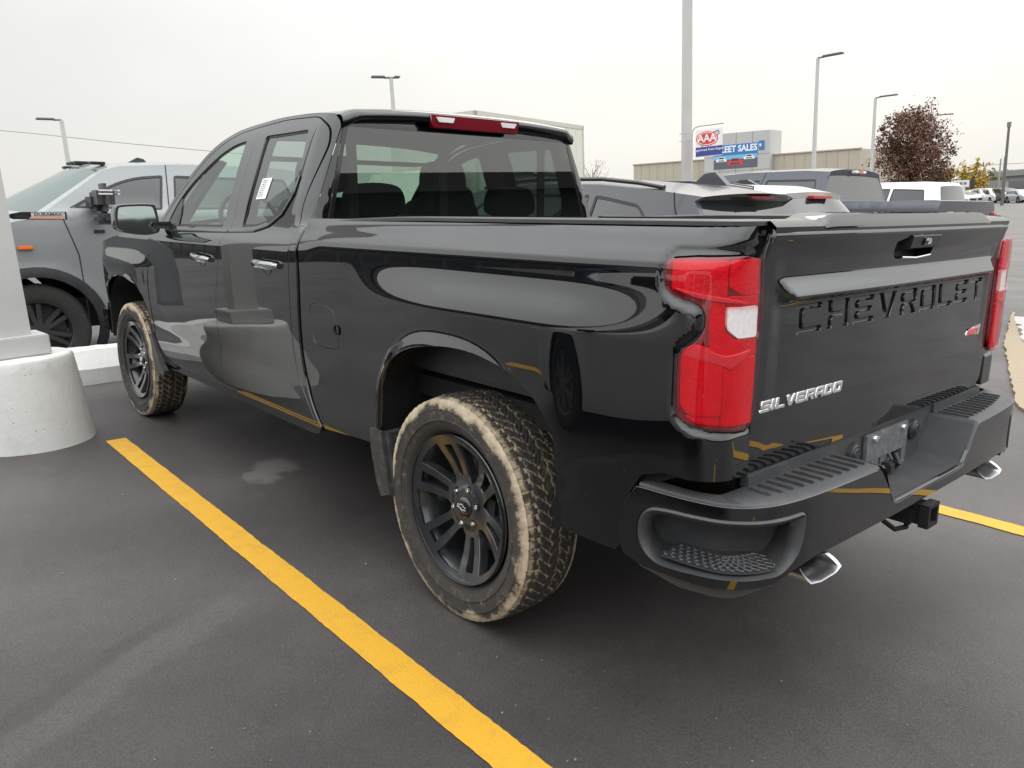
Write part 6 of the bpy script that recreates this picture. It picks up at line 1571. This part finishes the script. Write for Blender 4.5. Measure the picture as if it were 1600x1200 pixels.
mb = MB(); mb.box((-1.10, -.09, zc-.28), (-.76, .09, zc+.30)); mb.box((.76, -.09, zc-.28), (1.10, .09, zc+.30)); mb.obj('end_panel', SDK, ss)
mb = MB()
for i in range(4): mb.box((-.52+.29*i, -.09, zc-.10), (-.52+.29*i+.20, -.083, zc+.10))
mb.obj('sign_mark', GRY, ss)
for x in (-.35, .35): mb = MB(); mb.box((x-.12, -.06, 0), (x+.12, .06, zc-.30)); mb.obj('post', SWH, ss)

# ------------------------------------------------------------------ trees
def leafm(name, c1, c2, c3):
    m, n, l, b = nmat(name); b.inputs['Roughness'].default_value = .7
    g = n.new('ShaderNodeNewGeometry'); r = n.new('ShaderNodeValToRGB'); l.new(g.outputs['Random Per Island'], r.inputs[0])
    e = r.color_ramp.elements; e[0].color = (*c1, 1); e[1].color = (*c3, 1); x = e.new(.5); x.color = (*c2, 1); l.new(r.outputs[0], b.inputs['Base Color']); return m
BARK = mat('bark', (.07, .055, .045), .9, var=.3, vscale=12)
def tree(loc, H, W, leaf, label, seed, n=5200, ls=.075, crown0=.22, name='tree', shape=1.0, group=None, clumps=46, lean=0):
    rnd = random.Random(seed); t = thing(name, label, 'tree', loc, group)
    mb = MB(); mb.tube([(0, 0, -.3), (.03, .02, H*.25), (.06, 0, H*.55), (.0, .02, H*.86)], [W*.030, W*.026, W*.016, W*.004], 8)
    tips = []
    for k in range(26):
        z0 = H*(crown0*.75+.55*rnd.random()); a = rnd.random()*6.28; el = rnd.uniform(.5, 1.15); L = W*.5*rnd.uniform(.55, 1.0)*(1.15-.75*max(0, (z0/H-.35)))
        p = Vector((.04, 0, z0)); d = Vector((math.cos(a)*math.cos(el), math.sin(a)*math.cos(el), math.sin(el))); pts = [p]
        for i in range(4):
            d = (d+Vector((rnd.uniform(-.2, .2), rnd.uniform(-.2, .2), .10))).normalized(); pts.append(pts[-1]+d*L/3.2)
        mb.tube(pts, [W*.010, W*.008, W*.005, W*.003, W*.0015], 5); tips += pts[2:]
    mb.obj('trunk', BARK, t, 60)
    V = []; F = []
    cl = []
    while len(cl) < clumps:
        z = crown0+(1-crown0)*rnd.random(); u = (z-crown0)/(1-crown0)
        rad = .5*W*(math.sin(math.pi*(.16+.74*u))**.55)*(1-.12*u) if shape else .5*W
        a = rnd.random()*6.28; q = math.sqrt(rnd.random())*rad*rnd.uniform(.75, 1.08)
        cl.append((Vector((q*math.cos(a), q*math.sin(a), z*H)), W*rnd.uniform(.05, .11)))
    cl += [(p, W*rnd.uniform(.03, .065)) for p in tips if p.z > H*crown0]
    for i in range(n):
        c, r = rnd.choice(cl); d = Vector((rnd.gauss(0, 1), rnd.gauss(0, 1), rnd.gauss(0, 1.0)))*r*.62; p = c+d
        if p.z < H*crown0*.8: continue
        a = Vector((rnd.gauss(0, 1), rnd.gauss(0, 1), rnd.gauss(0, 1))).normalized(); b = a.cross(Vector((rnd.gauss(0, 1), rnd.gauss(0, 1), 1))).normalized(); s = ls*rnd.uniform(.6, 1.3)
        o = len(V); V += [p-a*s, p+b*s*.55, p+a*s, p-b*s*.55]; F.append((o, o+1, o+2, o+3))
    o = mesh_obj('crown', V, F, leaf, t); return t
REDLEAF = leafm('dark_red_leaves', (.075, .034, .022), (.13, .060, .036), (.19, .095, .052))
YELLEAF = leafm('yellow_leaves', (.20, .17, .02), (.45, .32, .03), (.32, .14, .03)); GRNLEAF = leafm('olive_leaves', (.06, .07, .02), (.14, .13, .03), (.22, .17, .04)); PALE = leafm('bare_twigs', (.22, .20, .17), (.3, .27, .24), (.35, .33, .28))
q = foot(1424, 68); tt = at(1424, 178, 68); tree(q, tt.z-q.z, 6.6, REDLEAF, 'dark red leaved tree standing alone right of the dealership', 3, n=17000, ls=.105, crown0=.12, clumps=125)
q = foot(1453, 84); tree(q, 3.6, 4.2, GRNLEAF, 'low olive shrub-like tree under the right side of the red tree', 5, n=2500, ls=.12, crown0=.1)
q = foot(1466, 120); tree(q, 4.6, 5.0, YELLEAF, 'yellow and orange tree close behind the red tree', 6, n=2600, ls=.16, crown0=.12)
q = foot(1517, 118); tt = at(1517, 266, 118); tree(q, tt.z-q.z, 5.2, YELLEAF, 'yellow green tree behind the white box sign', 8, n=3000, ls=.16, crown0=.10)
q = foot(1560, 185); tt = at(1560, 271, 185); tree(q, tt.z-q.z, 5.5, GRNLEAF, 'small olive tree above the low grey warehouse roof', 9, n=2000, ls=.2, crown0=.15)
q = foot(927, 90); tt = at(920, 250, 90); tree(q, tt.z-q.z, 5.0, PALE, 'thin bare tree in the gap behind the box truck', 12, n=600, ls=.07, crown0=.3)
# far tree line closing the view beyond the buildings
V = []; F = []; rnd = random.Random(4)
for i in range(90):
    px = 900+i*10; d = 230+rnd.uniform(-20, 20); c = foot(px, d); hh = rnd.uniform(2.5, 5.5)
    for k in range(46):
        p = c+Vector((rnd.gauss(0, 1.6), rnd.gauss(0, 1.6), abs(rnd.gauss(0, .45))*hh)); a = Vector((rnd.gauss(0, 1), rnd.gauss(0, 1), rnd.gauss(0, 1))).normalized()*.45; b = a.cross(Vector((rnd.gauss(0, 1), 1, rnd.gauss(0, 1)))).normalized()*.35
        o = len(V); V += [p-a, p+b, p+a, p-b]; F.append((o, o+1, o+2, o+3))
o = mesh_obj('distant_trees', V, F, leafm('hazy_leaves', (.13, .12, .10), (.18, .16, .12), (.24, .20, .13))); o['kind'] = 'stuff'

# ------------------------------------------------------------------ cars far off at the right
def far(px, d, heading, fn, label, col, nm, **kw):
    q = foot(px, d); mw = Matrix.Translation(q) @ Matrix.Rotation(R(heading), 4, 'Z'); return fn(label, nm, col, mw, group='cars in the far row', detail=0, **kw)
hb = az_right(1560)+90
far(1596, 108, hb+180+24, suv, 'silver hatchback at the right edge of the far row', (.40, .42, .44), 'far_silver', L=4.4, H=1.50, W=.9, belt=.95, kind='parked_car', cat='car')
far(1570, 112, hb+180+24, suv, 'dark green SUV left of the silver hatchback in the far row', (.035, .06, .045), 'far_green', L=4.8, H=1.75, W=.95, belt=1.1)
far(1552, 114, hb+180+24, suv, 'white estate car just left of the dark green SUV', (.72, .72, .72), 'far_white_a', L=4.6, H=1.72, W=.92, belt=1.05)
far(1536, 116, hb+180+26, suv, 'white SUV second to the left of the dark green SUV', (.66, .67, .68), 'far_white_b', L=4.8, H=1.85, W=.95, belt=1.1)
far(1519, 116, hb+180+28, suv, 'white van-like car right of the box sign posts', (.74, .74, .75), 'far_white_c', L=4.6, H=1.70, W=.92, belt=1.05)
far(1504, 112, hb+180+30, suv, 'pale grey car under the box sign', (.42, .45, .47), 'far_grey', L=4.5, H=1.55, W=.9, belt=.95, kind='parked_car', cat='car')
far(1489, 104, hb+180+30, suv, 'white car half hidden by the white SUV roof', (.62, .63, .62), 'far_white_d', L=4.5, H=1.6, W=.9, belt=1.0, kind='parked_car', cat='car')

far(1544, 132, hb+180+30, suv, 'small white car furthest back between the white cars of the far row', (.60, .61, .62), 'far_white_e', L=4.4, H=1.5, W=.9, belt=.95, kind='parked_car', cat='car')
far(1527, 134, hb+180+35, suv, 'small dark grey car far behind the box sign and white cars', (.08, .085, .09), 'far_dark', L=4.5, H=1.5, W=.9, belt=.95, kind='parked_car', cat='car')
far(1583, 128, hb+180+30, suv, 'dark car glimpsed between the dark green SUV and silver hatchback', (.05, .05, .055), 'far_black', L=4.6, H=1.6, W=.9, belt=1.0, kind='parked_car', cat='car')

# ------------------------------------------------------------------ behind the viewer: what the paint and the glass reflect
DKW = mat('dark_facade', (.075, .08, .085), .6, var=.15, vscale=.3); GLW = mat('facade_glass', (.03, .035, .04), .08)
def facade(label, x0, y0, x1, y1, h, n_):
    a, b = ww(x0, y0), ww(x1, y1); t, L = frame_obj('showroom_building', label, 'building', a, b)
    mb = MB(); mb.box((0, 0, -.5), (L, 14, h)); mb.obj('wall', DKW, t); mb = MB(); mb.box((-.4, -1.2, h-.9), (L+.4, 0, h+.1)); mb.obj('canopy', mat('dark_canopy', (.07, .07, .075), .5), t)
    k = int(L/3)
    for i in range(k): mb = MB(); mb.box((i*3+.3, -.03, .3), (i*3+2.7, .01, 3.0)); mb.obj('window', GLW, t)
    return t
facade('long dark showroom with a deep canopy, behind the viewer on the left', -30, 25, 120, 25, 4.4, 1)
facade('dark service building with a flat canopy, far behind the viewer', -33, -60, -33, 40, 5.9, 2)
suv('silver car parked in the bay left of the black truck, beside the viewer', 'pale_silver_paint', (.55, .56, .57), pose(-.62, 3.86, 0), L=4.75, H=1.50, W=.92, belt=.98, group='parked cars', kind='parked_car', cat='car')
suv('dark blue SUV parked beyond the silver car on the left', 'dark_blue_paint', (.02, .03, .06), pose(2.2, 7.4, 0), L=4.8, H=1.75, W=.95, group='parked cars')
